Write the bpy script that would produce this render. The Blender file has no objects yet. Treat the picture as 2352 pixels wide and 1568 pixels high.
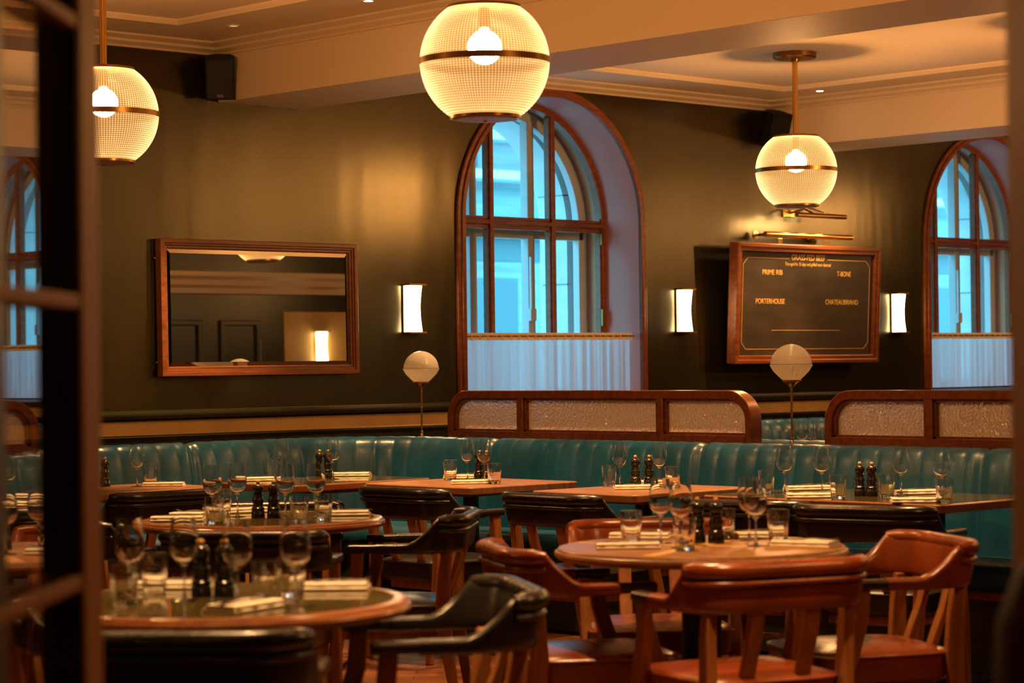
import bpy, bmesh, math, random
from mathutils import Vector, Matrix
random.seed(7)
PI = math.pi
COL = bpy.context.scene.collection
SC = bpy.context.scene

# ------------------------------------------------------------------ materials
MATS = {}
def new_mat(name):
    m = bpy.data.materials.new(name); m.use_nodes = True
    nt = m.node_tree; nt.nodes.clear()
    out = nt.nodes.new('ShaderNodeOutputMaterial')
    MATS[name] = m
    return m, nt, out
def N(nt, t, **kw):
    n = nt.nodes.new(t)
    for k, v in kw.items():
        if k in n.inputs: n.inputs[k].default_value = v
        else: setattr(n, k, v)
    return n
def L(nt, a, b): nt.links.new(a, b)
def ramp(nt, fac, stops):
    r = nt.nodes.new('ShaderNodeValToRGB')
    e = r.color_ramp.elements
    while len(e) < len(stops): e.new(0.5)
    for i, (p, c) in enumerate(stops):
        e[i].position = p; e[i].color = (*c, 1) if len(c) == 3 else c
    L(nt, fac, r.inputs['Fac']); return r
def pbr(name, color, rough=0.5, metal=0.0, spec=0.5, noise=None, rnoise=None, bump=None, coat=0.0, stretch=(1,1,1), sheen=0):
    """noise=(scale, amount) colour variation, rnoise=(scale, amount) gloss variation, bump=(scale, strength, dist)"""
    m, nt, out = new_mat(name)
    b = N(nt, 'ShaderNodeBsdfPrincipled'); L(nt, b.outputs[0], out.inputs[0])
    b.inputs['Base Color'].default_value = (*color, 1)
    b.inputs['Roughness'].default_value = rough
    b.inputs['Metallic'].default_value = metal
    b.inputs['Specular IOR Level'].default_value = spec
    b.inputs['Coat Weight'].default_value = coat
    if noise or rnoise or bump:
        tc = N(nt, 'ShaderNodeTexCoord')
        mp = N(nt, 'ShaderNodeMapping'); mp.inputs['Scale'].default_value = stretch
        L(nt, tc.outputs['Object'], mp.inputs[0])
    if noise:
        n = N(nt, 'ShaderNodeTexNoise', Scale=noise[0], Detail=4.0); L(nt, mp.outputs[0], n.inputs['Vector'])
        a = noise[1]
        r = ramp(nt, n.outputs['Fac'], [(0.3, tuple(c*(1-a) for c in color)), (0.7, tuple(min(1, c*(1+a)) for c in color))])
        L(nt, r.outputs[0], b.inputs['Base Color'])
    if rnoise:
        n = N(nt, 'ShaderNodeTexNoise', Scale=rnoise[0], Detail=5.0); L(nt, mp.outputs[0], n.inputs['Vector'])
        r = ramp(nt, n.outputs['Fac'], [(0.3, (max(0, rough-rnoise[1]),)*3), (0.7, (min(1, rough+rnoise[1]),)*3)])
        L(nt, r.outputs[0], b.inputs['Roughness'])
    if bump:
        n = N(nt, 'ShaderNodeTexNoise', Scale=bump[0], Detail=3.0); L(nt, mp.outputs[0], n.inputs['Vector'])
        bp = N(nt, 'ShaderNodeBump', Strength=bump[1], Distance=bump[2]); L(nt, n.outputs['Fac'], bp.inputs['Height'])
        L(nt, bp.outputs[0], b.inputs['Normal'])
    return m
def wood(name, dark, light, rough=0.35, scale=(1,12,12), spec=0.5):
    m, nt, out = new_mat(name)
    b = N(nt, 'ShaderNodeBsdfPrincipled', Roughness=rough); L(nt, b.outputs[0], out.inputs[0])
    b.inputs['Specular IOR Level'].default_value = spec
    tc = N(nt, 'ShaderNodeTexCoord'); mp = N(nt, 'ShaderNodeMapping'); mp.inputs['Scale'].default_value = scale
    L(nt, tc.outputs['Object'], mp.inputs[0])
    n = N(nt, 'ShaderNodeTexNoise', Scale=3.0, Detail=6.0, Distortion=0.6); L(nt, mp.outputs[0], n.inputs['Vector'])
    r = ramp(nt, n.outputs['Fac'], [(0.3, dark), (0.7, light)]); L(nt, r.outputs[0], b.inputs['Base Color'])
    return m
def glassy(name, color=(1,1,1), rough=0.0, ior=1.45):
    m, nt, out = new_mat(name)
    g = N(nt, 'ShaderNodeBsdfGlass', Roughness=rough, IOR=ior); g.inputs['Color'].default_value = (*color, 1)
    L(nt, g.outputs[0], out.inputs[0]); return m
def emis(name, color, strength):
    m, nt, out = new_mat(name)
    e = N(nt, 'ShaderNodeEmission', Strength=strength); e.inputs['Color'].default_value = (*color, 1)
    L(nt, e.outputs[0], out.inputs[0]); return m

WARM = (1.0, 0.50, 0.17)
# glossy lacquered dark olive wall with a fine stipple and vertical brush streaks
def wall_mat():
    m, nt, out = new_mat('wall_lacquer')
    b = N(nt, 'ShaderNodeBsdfPrincipled'); L(nt, b.outputs[0], out.inputs[0])
    tc = N(nt, 'ShaderNodeTexCoord')
    mp = N(nt, 'ShaderNodeMapping'); mp.inputs['Scale'].default_value = (1, 1, 0.22); L(nt, tc.outputs['Object'], mp.inputs[0])
    n1 = N(nt, 'ShaderNodeTexNoise', Scale=5.0, Detail=2.0); L(nt, mp.outputs[0], n1.inputs['Vector'])
    c = ramp(nt, n1.outputs['Fac'], [(0.3, (0.0075, 0.0055, 0.0013)), (0.7, (0.014, 0.010, 0.0024))]); L(nt, c.outputs[0], b.inputs['Base Color'])
    b.inputs['Roughness'].default_value = 0.25
    n2 = N(nt, 'ShaderNodeTexNoise', Scale=230.0, Detail=1.0); L(nt, tc.outputs['Object'], n2.inputs['Vector'])
    b1 = N(nt, 'ShaderNodeBump', Strength=0.48, Distance=0.0008); L(nt, n2.outputs['Fac'], b1.inputs['Height'])
    n3 = N(nt, 'ShaderNodeTexNoise', Scale=6.0, Detail=1.0); L(nt, mp.outputs[0], n3.inputs['Vector'])
    b2 = N(nt, 'ShaderNodeBump', Strength=0.4, Distance=0.010); L(nt, n3.outputs['Fac'], b2.inputs['Height'])
    L(nt, b1.outputs[0], b2.inputs['Normal']); L(nt, b2.outputs[0], b.inputs['Normal'])
    b.inputs['Specular IOR Level'].default_value = 1.0
    b.inputs['Specular Tint'].default_value = (1.0, 0.82, 0.45, 1)
    return m
wall_mat()
pbr('dark_paint', (0.020, 0.021, 0.010), 0.28, noise=(3, 0.2))
pbr('ceiling_paint', (0.78, 0.60, 0.40), 0.55)
pbr('plaster_tan', (0.60, 0.36, 0.12), 0.45, noise=(4, 0.12))
pbr('reveal_paint', (0.52, 0.24, 0.21), 0.5, noise=(6, 0.06), stretch=(1, 1, 0.2))
pbr('cavity_paint', (0.62, 0.28, 0.14), 0.5)
wood('mahogany', (0.13, 0.030, 0.008), (0.26, 0.070, 0.018), 0.30)
wood('frame_wood', (0.16, 0.045, 0.012), (0.30, 0.095, 0.026), 0.35)
wood('leg_wood', (0.16, 0.050, 0.013), (0.32, 0.12, 0.032), 0.38, scale=(12, 12, 1))
wood('walnut', (0.17, 0.070, 0.026), (0.33, 0.15, 0.062), 0.34, scale=(14, 1.2, 4))
wood('walnut_edge', (0.14, 0.045, 0.014), (0.26, 0.09, 0.03), 0.25)
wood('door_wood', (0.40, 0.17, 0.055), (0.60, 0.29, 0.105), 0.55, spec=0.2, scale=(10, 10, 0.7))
wood('door_wood_dark', (0.03, 0.008, 0.003), (0.06, 0.017, 0.006), 0.45, scale=(10, 10, 0.7))  # dark copy of door_wood, the leaf's shade is put into the colour
pbr('gloss_top', (0.075, 0.055, 0.018), 0.06, spec=0.9, noise=(9, 0.25))
pbr('matte_black', (0.004, 0.003, 0.002), 1.0, spec=0.0)
pbr('black_iron', (0.012, 0.010, 0.008), 0.4)
pbr('black_lacquer', (0.010, 0.008, 0.006), 0.18, spec=0.6)
pbr('boxwood', (0.55, 0.30, 0.07), 0.4)
pbr('leather_teal', (0.004, 0.050, 0.096), 0.33, spec=0.55, noise=(6, 0.25), rnoise=(5, 0.10), bump=(26, 0.25, 0.004))
pbr('leather_black', (0.008, 0.006, 0.005), 0.29, spec=0.55, rnoise=(8, 0.08), bump=(40, 0.18, 0.003))
pbr('leather_tan', (0.17, 0.030, 0.003), 0.29, spec=0.6, noise=(7, 0.25), rnoise=(8, 0.08), bump=(40, 0.18, 0.003))
pbr('arm_wood_dark', (0.018, 0.010, 0.006), 0.25)
pbr('brass', (0.62, 0.36, 0.10), 0.25, metal=1.0)
pbr('bronze', (0.30, 0.155, 0.045), 0.32, metal=1.0)
pbr('steel', (0.72, 0.68, 0.62), 0.14, metal=1.0)
pbr('linen', (0.78, 0.70, 0.58), 0.8, bump=(90, 0.25, 0.002))
pbr('white_paint', (0.62, 0.62, 0.64), 0.4)
pbr('stone', (0.62, 0.66, 0.68), 0.8, noise=(5, 0.10))
pbr('facade', (0.24, 0.30, 0.32), 0.8, noise=(3, 0.2), stretch=(0.3, 1, 4))
pbr('facade_light', (0.62, 0.66, 0.66), 0.7)
pbr('facade_dark', (0.07, 0.12, 0.14), 0.4)
pbr('speaker_black', (0.005, 0.004, 0.005), 0.6, spec=0.3)
pbr('slate', (0.038, 0.024, 0.013), 0.55, noise=(4, 0.35), stretch=(1, 1, 2.5))
pbr('gilt', (0.90, 0.52, 0.13), 0.5)
pbr('mirror_glass', (0.80, 0.78, 0.66), 0.012, metal=1.0)
pbr('mirror_bevel', (0.84, 0.80, 0.70), 0.03, metal=1.0)
pbr('red_leather', (0.030, 0.003, 0.002), 0.6, spec=0.15)
pbr('pale_enamel', (0.62, 0.55, 0.46), 0.35)
glassy('clear_glass', (1, 1, 1), 0.0, 1.47)
emis('sconce_glow', (1.0, 0.76, 0.42), 16.0)
emis('bulb_glow', (1.0, 0.74, 0.38), 60.0)
emis('spot_glow', (1.0, 0.82, 0.55), 25.0)
emis('spot_dim', (1.0, 0.60, 0.28), 0.5)

def floor_mat():
    m, nt, out = new_mat('floor_boards')
    b = N(nt, 'ShaderNodeBsdfPrincipled', Roughness=0.32); L(nt, b.outputs[0], out.inputs[0])
    tc = N(nt, 'ShaderNodeTexCoord'); mp = N(nt, 'ShaderNodeMapping'); mp.inputs['Rotation'].default_value = (0, 0, math.radians(45))
    L(nt, tc.outputs['Object'], mp.inputs[0])
    br = N(nt, 'ShaderNodeTexBrick', Scale=1.0); L(nt, mp.outputs[0], br.inputs['Vector'])
    br.inputs['Brick Width'].default_value = 0.45; br.inputs['Row Height'].default_value = 0.09; br.inputs['Mortar Size'].default_value = 0.002
    br.inputs['Color1'].default_value = (0.20, 0.066, 0.022, 1); br.inputs['Color2'].default_value = (0.115, 0.038, 0.013, 1); br.inputs['Mortar'].default_value = (0.02, 0.008, 0.004, 1)
    n = N(nt, 'ShaderNodeTexNoise', Scale=14.0, Detail=4.0); L(nt, mp.outputs[0], n.inputs['Vector'])
    mx = N(nt, 'ShaderNodeMixRGB', blend_type='MULTIPLY', Fac=0.6); L(nt, br.outputs[0], mx.inputs[1])
    r = ramp(nt, n.outputs['Fac'], [(0.3, (0.6, 0.6, 0.6)), (0.7, (1.2, 1.2, 1.2))]); L(nt, r.outputs[0], mx.inputs[2])
    L(nt, mx.outputs[0], b.inputs['Base Color'])
    return m
floor_mat()

def schlick(nt, f0=0.04, k=1.0, normal=None, power=5.0):
    """reflectance of a glass sheet, the same from both of its faces"""
    g = nt.nodes.new('ShaderNodeNewGeometry')
    d = nt.nodes.new('ShaderNodeVectorMath'); d.operation = 'DOT_PRODUCT'; L(nt, g.outputs['Incoming'], d.inputs[0]); L(nt, normal or g.outputs['Normal'], d.inputs[1])
    def M(op, a, b):
        n = nt.nodes.new('ShaderNodeMath'); n.operation = op
        for i, v in enumerate((a, b)):
            if isinstance(v, (int, float)): n.inputs[i].default_value = v
            elif v is not None: L(nt, v, n.inputs[i])
        return n.outputs[0]
    c = M('SUBTRACT', 1.0, M('ABSOLUTE', d.outputs['Value'], None))
    q = M('ADD', f0, M('MULTIPLY', 1.0-f0, M('POWER', c, power)))
    r = M('MINIMUM', M('MULTIPLY', q, k), 1.0)
    return r
def pane_mat(name, tint, k=1.8):
    """thin flat window glass: clear, with the mirror reflection of its Fresnel term"""
    m, nt, out = new_mat(name)
    t = N(nt, 'ShaderNodeBsdfTransparent'); t.inputs[0].default_value = (*tint, 1)
    g = N(nt, 'ShaderNodeBsdfGlossy', Roughness=0.01); g.inputs[0].default_value = (1, 1, 1, 1)
    mx = N(nt, 'ShaderNodeMixShader'); L(nt, schlick(nt, 0.04, k), mx.inputs[0]); L(nt, t.outputs[0], mx.inputs[1]); L(nt, g.outputs[0], mx.inputs[2])
    L(nt, mx.outputs[0], out.inputs[0]); return m
pane_mat('window_pane', (0.92, 0.96, 0.97))
pane_mat('door_pane', (0.5, 0.42, 0.36), 1.7)

def hammered_mat():
    m, nt, out = new_mat('hammered_glass')
    tc = N(nt, 'ShaderNodeTexCoord')
    n = N(nt, 'ShaderNodeTexNoise', Scale=62.0, Detail=1.5, Distortion=0.3); L(nt, tc.outputs['Object'], n.inputs['Vector'])
    bp = N(nt, 'ShaderNodeBump', Strength=0.75, Distance=0.02); L(nt, n.outputs['Fac'], bp.inputs['Height'])
    rf = N(nt, 'ShaderNodeBsdfRefraction', Roughness=0.30, IOR=1.12); rf.inputs['Color'].default_value = (0.95, 0.88, 0.84, 1); L(nt, bp.outputs[0], rf.inputs['Normal'])
    tr = N(nt, 'ShaderNodeBsdfTranslucent'); tr.inputs['Color'].default_value = (0.95, 0.80, 0.74, 1); L(nt, bp.outputs[0], tr.inputs['Normal'])
    df = N(nt, 'ShaderNodeBsdfDiffuse'); df.inputs['Color'].default_value = (0.85, 0.60, 0.46, 1); L(nt, bp.outputs[0], df.inputs['Normal'])
    gl = N(nt, 'ShaderNodeBsdfGlossy', Roughness=0.16); gl.inputs['Color'].default_value = (1, 1, 1, 1); L(nt, bp.outputs[0], gl.inputs['Normal'])
    m1 = N(nt, 'ShaderNodeMixShader', Fac=0.55); L(nt, rf.outputs[0], m1.inputs[1]); L(nt, tr.outputs[0], m1.inputs[2])
    m2 = N(nt, 'ShaderNodeMixShader', Fac=0.38); L(nt, m1.outputs[0], m2.inputs[1]); L(nt, df.outputs[0], m2.inputs[2])
    m3 = N(nt, 'ShaderNodeMixShader', Fac=0.18); L(nt, m2.outputs[0], m3.inputs[1]); L(nt, gl.outputs[0], m3.inputs[2])
    L(nt, m3.outputs[0], out.inputs[0]); return m
hammered_mat()

def curtain_mat():
    m, nt, out = new_mat('voile')
    d = N(nt, 'ShaderNodeBsdfDiffuse'); d.inputs[0].default_value = (0.80, 0.74, 0.74, 1)
    t = N(nt, 'ShaderNodeBsdfTranslucent'); t.inputs[0].default_value = (1.0, 0.84, 0.88, 1)
    p = N(nt, 'ShaderNodeBsdfTransparent'); p.inputs[0].default_value = (0.95, 0.95, 0.95, 1)
    m1 = N(nt, 'ShaderNodeMixShader', Fac=0.80); L(nt, d.outputs[0], m1.inputs[1]); L(nt, t.outputs[0], m1.inputs[2])
    m2 = N(nt, 'ShaderNodeMixShader', Fac=0.14); L(nt, m1.outputs[0], m2.inputs[1]); L(nt, p.outputs[0], m2.inputs[2])
    L(nt, m2.outputs[0], out.inputs[0]); return m
curtain_mat()

def prismatic_mat(name, mode, glow):
    """ribbed prismatic lamp glass: part clear, part light-scattering, cut with a grid of fine prisms (object space, lamp axis = z)"""
    m, nt, out = new_mat(name)
    tc = N(nt, 'ShaderNodeTexCoord'); sp = N(nt, 'ShaderNodeSeparateXYZ'); L(nt, tc.outputs['Object'], sp.inputs[0])
    def M(op, a, b=None):
        n = nt.nodes.new('ShaderNodeMath'); n.operation = op
        for i, v in enumerate((a, b)):
            if v is None: continue
            if isinstance(v, (int, float)): n.inputs[i].default_value = v
            else: L(nt, v, n.inputs[i])
        return n.outputs[0]
    ang = M('ARCTAN2', sp.outputs['Y'], sp.outputs['X'])
    ribs_v = M('ABSOLUTE', M('SINE', M('MULTIPLY', ang, 62.0 if mode == 'grid' else 40.0)))
    ribs_h = M('ABSOLUTE', M('SINE', M('MULTIPLY', sp.outputs['Z'], 370.0 if mode == 'grid' else 520.0)))
    if mode == 'grid': pat = M('MULTIPLY', M('POWER', ribs_v, 0.6), M('POWER', ribs_h, 0.6))
    elif mode == 'vert': pat = ribs_v
    else: pat = ribs_h
    bp = N(nt, 'ShaderNodeBump', Strength=0.5, Distance=0.004); L(nt, pat, bp.inputs['Height'])
    tl = N(nt, 'ShaderNodeBsdfTranslucent'); tl.inputs[0].default_value = (0.95, 0.86, 0.62, 1) if glow else (0.85, 0.78, 0.68, 1)
    df = N(nt, 'ShaderNodeBsdfDiffuse'); df.inputs[0].default_value = (0.75, 0.62, 0.42, 1) if glow else (0.8, 0.72, 0.62, 1)
    tp = N(nt, 'ShaderNodeBsdfTransparent'); tp.inputs[0].default_value = (0.95, 0.90, 0.78, 1)
    gl = N(nt, 'ShaderNodeBsdfGlossy', Roughness=0.12); L(nt, bp.outputs[0], gl.inputs['Normal'])
    for s in (tl, df): L(nt, bp.outputs[0], s.inputs['Normal'])
    m0 = N(nt, 'ShaderNodeMixShader', Fac=0.15 if glow else 0.45); L(nt, tl.outputs[0], m0.inputs[1]); L(nt, df.outputs[0], m0.inputs[2])
    k = ramp(nt, pat, [(0.05, (0.62,)*3), (0.75, (0.30,)*3)] if glow else [(0.05, (0.5,)*3), (0.75, (0.25,)*3)])
    m1 = N(nt, 'ShaderNodeMixShader'); L(nt, k.outputs[0], m1.inputs[0]); L(nt, m0.outputs[0], m1.inputs[1]); L(nt, tp.outputs[0], m1.inputs[2])
    m2 = N(nt, 'ShaderNodeMixShader'); L(nt, schlick(nt, 0.03, 0.7), m2.inputs[0]); L(nt, m1.outputs[0], m2.inputs[1]); L(nt, gl.outputs[0], m2.inputs[2])
    last = m2
    if glow:
        # the lit lamp glass: mostly clear, a little light-scattering, with the bulb's glow and a brighter rim painted in as emission
        k.color_ramp.elements[0].color = (0.9985,)*3+(1,); k.color_ramp.elements[1].color = (0.993,)*3+(1,)
        tpc = ramp(nt, pat, [(0.10, (0.10, 0.06, 0.02)), (0.75, (0.97, 0.94, 0.88))]); L(nt, tpc.outputs[0], tp.inputs[0])
        rf = N(nt, 'ShaderNodeBsdfRefraction', Roughness=0.34, IOR=1.04); L(nt, tpc.outputs[0], rf.inputs['Color'])
        mr = N(nt, 'ShaderNodeMixShader', Fac=0.70); L(nt, tp.outputs[0], mr.inputs[1]); L(nt, rf.outputs[0], mr.inputs[2]); L(nt, mr.outputs[0], m1.inputs[2])
        e = N(nt, 'ShaderNodeEmission'); e.inputs[0].default_value = (1.0, 0.55, 0.20, 1)
        ks = ramp(nt, pat, [(0.15, (0.0,)*3), (0.95, (0.19,)*3)])
        L(nt, M('MULTIPLY', ks.outputs[0], M('ADD', 1.0, M('MULTIPLY', schlick(nt, 0.0, 1.0, None, 2.5), 16.0))), e.inputs['Strength'])
        ad = N(nt, 'ShaderNodeAddShader'); L(nt, m2.outputs[0], ad.inputs[0]); L(nt, e.outputs[0], ad.inputs[1]); last = ad
    L(nt, last.outputs[0], out.inputs[0]); return m
prismatic_mat('prism_lit', 'grid', True)
prismatic_mat('prism_ring', 'horiz', False)
prismatic_mat('prism_rib', 'vert', False)

# ------------------------------------------------------------------ mesh helpers
class MB:
    def __init__(s): s.v = []; s.f = []
    def add(s, vs, fs):
        o = len(s.v); s.v += [tuple(p) for p in vs]; s.f += [tuple(i+o for i in f) for f in fs]; return s
    def box(s, x0, x1, y0, y1, z0, z1):
        return s.add([(x0,y0,z0),(x1,y0,z0),(x1,y1,z0),(x0,y1,z0),(x0,y0,z1),(x1,y0,z1),(x1,y1,z1),(x0,y1,z1)],
                     [(0,3,2,1),(4,5,6,7),(0,1,5,4),(1,2,6,5),(2,3,7,6),(3,0,4,7)])
    def obox(s, M, sx, sy, sz):
        h = MB().box(-sx/2, sx/2, -sy/2, sy/2, -sz/2, sz/2)
        return s.add([M @ Vector(p) for p in h.v], h.f)
    def prism(s, pts, axis, a0, a1):
        """extrude a polygon; pts are the two other coords, axis 'x','y','z'"""
        def P(p, a): return {'x': (a, p[0], p[1]), 'y': (p[0], a, p[1]), 'z': (p[0], p[1], a)}[axis]
        n = len(pts)
        return s.add([P(p, a0) for p in pts]+[P(p, a1) for p in pts],
                     [tuple(range(n))[::-1], tuple(range(n, 2*n))]+[(i, (i+1) % n, n+(i+1) % n, n+i) for i in range(n)])
    def ring_prism(s, outer, inner, axis, a0, a1, closed=True):
        """band between two outlines with the same number of points, extruded"""
        def P(p, a): return {'x': (a, p[0], p[1]), 'y': (p[0], a, p[1]), 'z': (p[0], p[1], a)}[axis]
        n = len(outer)
        vs = [P(p, a0) for p in outer]+[P(p, a0) for p in inner]+[P(p, a1) for p in outer]+[P(p, a1) for p in inner]
        fs = []
        for i in range(n if closed else n-1):
            j = (i+1) % n
            fs += [(i, j, n+j, n+i), (2*n+i, 3*n+i, 3*n+j, 2*n+j), (i, 2*n+i, 2*n+j, j), (n+i, n+j, 3*n+j, 3*n+i)]
        if not closed:
            fs += [(0, n, 3*n, 2*n), (n-1, 3*n-1, 4*n-1, 2*n-1)]
        return s.add(vs, fs)
    def lathe(s, prof, seg=32, c=(0,0,0), rfun=None):
        """prof = [(r, z)...]; r = 0 ends close with a point"""
        o = len(s.v); rows = []
        for r, z in prof:
            if r < 1e-6: s.v.append((c[0], c[1], c[2]+z)); rows.append([len(s.v)-1])
            else:
                row = []
                for i in range(seg):
                    a = 2*PI*i/seg; rr = r*(rfun(a, z) if rfun else 1)
                    s.v.append((c[0]+rr*math.cos(a), c[1]+rr*math.sin(a), c[2]+z)); row.append(len(s.v)-1)
                rows.append(row)
        for A, B in zip(rows, rows[1:]):
            for i in range(seg):
                j = (i+1) % seg
                if len(A) == 1 and len(B) == 1: continue
                if len(A) == 1: s.f.append((A[0], B[j], B[i]))
                elif len(B) == 1: s.f.append((A[i], A[j], B[0]))
                else: s.f.append((A[i], A[j], B[j], B[i]))
        return s
    def tube(s, pts, r, seg=10, cap=True):
        pts = [Vector(p) for p in pts]; n = len(pts)
        rs = r if isinstance(r, (list, tuple)) else [r]*n
        o = len(s.v)
        t0 = (pts[1]-pts[0]).normalized(); up = Vector((0,0,1)) if abs(t0.z) < 0.9 else Vector((1,0,0))
        for i, p in enumerate(pts):
            t = (pts[min(i+1, n-1)]-pts[max(i-1, 0)]).normalized()
            a = t.cross(up).normalized(); b = a.cross(t).normalized()
            for k in range(seg):
                q = 2*PI*k/seg; s.v.append(tuple(p+a*math.cos(q)*rs[i]+b*math.sin(q)*rs[i]))
        for i in range(n-1):
            for k in range(seg):
                j = (k+1) % seg; s.f.append((o+i*seg+k, o+i*seg+j, o+(i+1)*seg+j, o+(i+1)*seg+k))
        if cap: s.f.append(tuple(o+k for k in range(seg))[::-1]); s.f.append(tuple(o+(n-1)*seg+k for k in range(seg)))
        return s
    def rings(s, rings, closed_ring=True, cap=True):
        """loft through rings of points"""
        o = len(s.v); m = len(rings[0])
        for r in rings: s.v += [tuple(p) for p in r]
        for i in range(len(rings)-1):
            for k in range(m if closed_ring else m-1):
                j = (k+1) % m; s.f.append((o+i*m+k, o+i*m+j, o+(i+1)*m+j, o+(i+1)*m+k))
        if cap and closed_ring:
            s.f.append(tuple(o+k for k in range(m))[::-1]); s.f.append(tuple(o+(len(rings)-1)*m+k for k in range(m)))
        return s
    def build(s, name, mat, parent=None, smooth=40, bevel=0.0, loc=None, seg=2, face=None):
        me = bpy.data.meshes.new(name); me.from_pydata(s.v, [], s.f); me.validate()
        bm = bmesh.new(); bm.from_mesh(me); bmesh.ops.recalc_face_normals(bm, faces=bm.faces)
        if face and bm.faces: 
            bm.faces.ensure_lookup_table()
            if bm.faces[0].normal.dot(Vector(face)) < 0: bmesh.ops.reverse_faces(bm, faces=bm.faces)
        bm.to_mesh(me); bm.free()
        if smooth:
            me.shade_smooth(); me.set_sharp_from_angle(angle=math.radians(smooth))
        me.materials.append(MATS[mat])
        o = bpy.data.objects.new(name, me); COL.objects.link(o)
        if parent: o.parent = parent
        if loc: o.location = loc
        if bevel:
            b = o.modifiers.new('Bevel', 'BEVEL'); b.width = bevel; b.segments = seg; b.limit_method = 'ANGLE'; b.angle_limit = math.radians(35)
        return o
def thing(name, label, cat, loc=(0,0,0), rz=0.0, group=None):
    o = bpy.data.objects.new(name, None); COL.objects.link(o); o.empty_display_size = 0.05
    o.location = loc; o.rotation_euler = (0, 0, rz); return tag(o, label, cat, group)
def tag(o, label, cat, group=None):
    o['label'] = label; o['category'] = cat
    if group: o['group'] = group
    return o
def struct(o, label=None, cat=None):
    o['kind'] = 'structure'
    if label: o['label'] = label
    if cat: o['category'] = cat
    return o
def dup(root, loc, rz, label, group=None):
    r = root.copy(); COL.objects.link(r); r.location = loc; r.rotation_euler = (0, 0, rz); r['label'] = label
    if group: r['group'] = group
    for ch in list(root.children):
        c = ch.copy(); COL.objects.link(c); c.parent = r
        for g in ch.children:
            d = g.copy(); COL.objects.link(d); d.parent = c
    return r
def arc(cx, cy, r, a0, a1, n): return [(cx+r*math.cos(a0+(a1-a0)*i/n), cy+r*math.sin(a0+(a1-a0)*i/n)) for i in range(n+1)]

# ------------------------------------------------------------------ the room
YW = 10.67          # back wall
ZC = 3.12           # ceiling
WINS = [(10.54, 0.79), (15.27, 0.79)]; SPRING = 2.23; SILL = 1.10

def back_wall():
    m = MB(); X0, X1 = -2.0, 18.0
    edges = [X0]
    for cx, r in WINS: edges += [cx-r, cx+r]
    edges.append(X1)
    for i in range(0, len(edges), 2):
        a, b = edges[i], edges[i+1]
        m.add([(a,YW,0),(b,YW,0),(b,YW,ZC),(a,YW,ZC)], [(0,1,2,3)])
    for cx, r in WINS:
        m.add([(cx-r,YW,0),(cx+r,YW,0),(cx+r,YW,SILL),(cx-r,YW,SILL)], [(0,1,2,3)])
        n = 40; pts = arc(cx, SPRING, r, PI, 0, n)
        for (xa, za), (xb, zb) in zip(pts, pts[1:]):
            m.add([(xa,YW,za),(xb,YW,zb),(xb,YW,ZC),(xa,YW,ZC)], [(0,1,2,3)])
    # the solid behind it, so that the wall has its thickness
    return struct(m.build('wall_back', 'wall_lacquer', smooth=0))
back_wall()
struct(MB().box(-2, 18, -2, YW, -0.05, 0).build('floor', 'floor_boards', smooth=0))
struct(MB().box(-2, 18, -2, YW+0.6, ZC, ZC+0.1).build('ceiling', 'ceiling_paint', smooth=0))
struct(MB().box(-2.1, -2, -2, YW, 0, ZC).build('wall_left', 'dark_paint', smooth=0))
struct(MB().box(18, 18.1, -2, YW, 0, ZC).build('wall_right', 'dark_paint', smooth=0))
struct(MB().box(-2, 18, -2.1, -2, 0, ZC).build('wall_front', 'dark_paint', smooth=0))
# beams across the room
for i, (a, b) in enumerate(((3.15, 3.76), (7.914, 8.512), (12.68, 13.273))):
    struct(MB().box(a, b, -2, YW-0.001, 2.802, ZC-0.001).build('trim_%d' % (i+1), 'ceiling_paint', smooth=0, bevel=0.004), 'plastered ceiling beam', 'beam')
# cornices: along the wall and along the sides of the beams
CORN = [(0,-0.06),(0.022,-0.06),(0.030,-0.050),(0.070,-0.036),(0.078,-0.024),(0.128,-0.010),(0.135,0.0),(0,0.0)]
k = 4
bays = [(-2, 3.15), (3.76, 7.914), (8.512, 12.68), (13.273, 18)]
for a, b in bays:
    struct(MB().prism([(YW-p, ZC+z) for p, z in CORN], 'x', a, b).build('trim_%d' % k, 'ceiling_paint', smooth=20), 'moulded cornice along the back wall', 'cornice'); k += 1
    struct(MB().prism([(b-p, ZC+z) for p, z in CORN], 'y', -2, YW-0.002).build('trim_%d' % k, 'ceiling_paint', smooth=20), 'moulded cornice along a ceiling beam', 'cornice'); k += 1
    struct(MB().prism([(a+p, ZC+z) for p, z in CORN], 'y', -2, YW-0.002).build('trim_%d' % k, 'ceiling_paint', smooth=20), 'moulded cornice along a ceiling beam', 'cornice'); k += 1
# raised panel mouldings on the ceiling of each bay
for a, b in ((4.45, 7.214), (9.21, 12.08)):
    prof = [(0, 0), (0, -0.010), (0.014, -0.016), (0.03, -0.026), (0.046, -0.028), (0.056, -0.020), (0.07, -0.008), (0.07, 0)]
    rings = []
    for cx, cy, sx, sy in ((a, 2.0, 1, 1), (b, 2.0, -1, 1), (b, 10.045, -1, -1), (a, 10.045, 1, -1)):
        rings.append([(cx+sx*p, cy+sy*p, ZC+z) for p, z in prof])
    m = MB(); n = len(prof)
    for i in range(4):
        A, B = rings[i], rings[(i+1) % 4]
        for q in range(n-1): m.add([A[q], B[q], B[q+1], A[q+1]], [(0,1,2,3)])
    struct(m.build('trim_%d' % k, 'ceiling_paint', smooth=20), 'raised panel moulding on the ceiling', 'moulding'); k += 1
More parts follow.
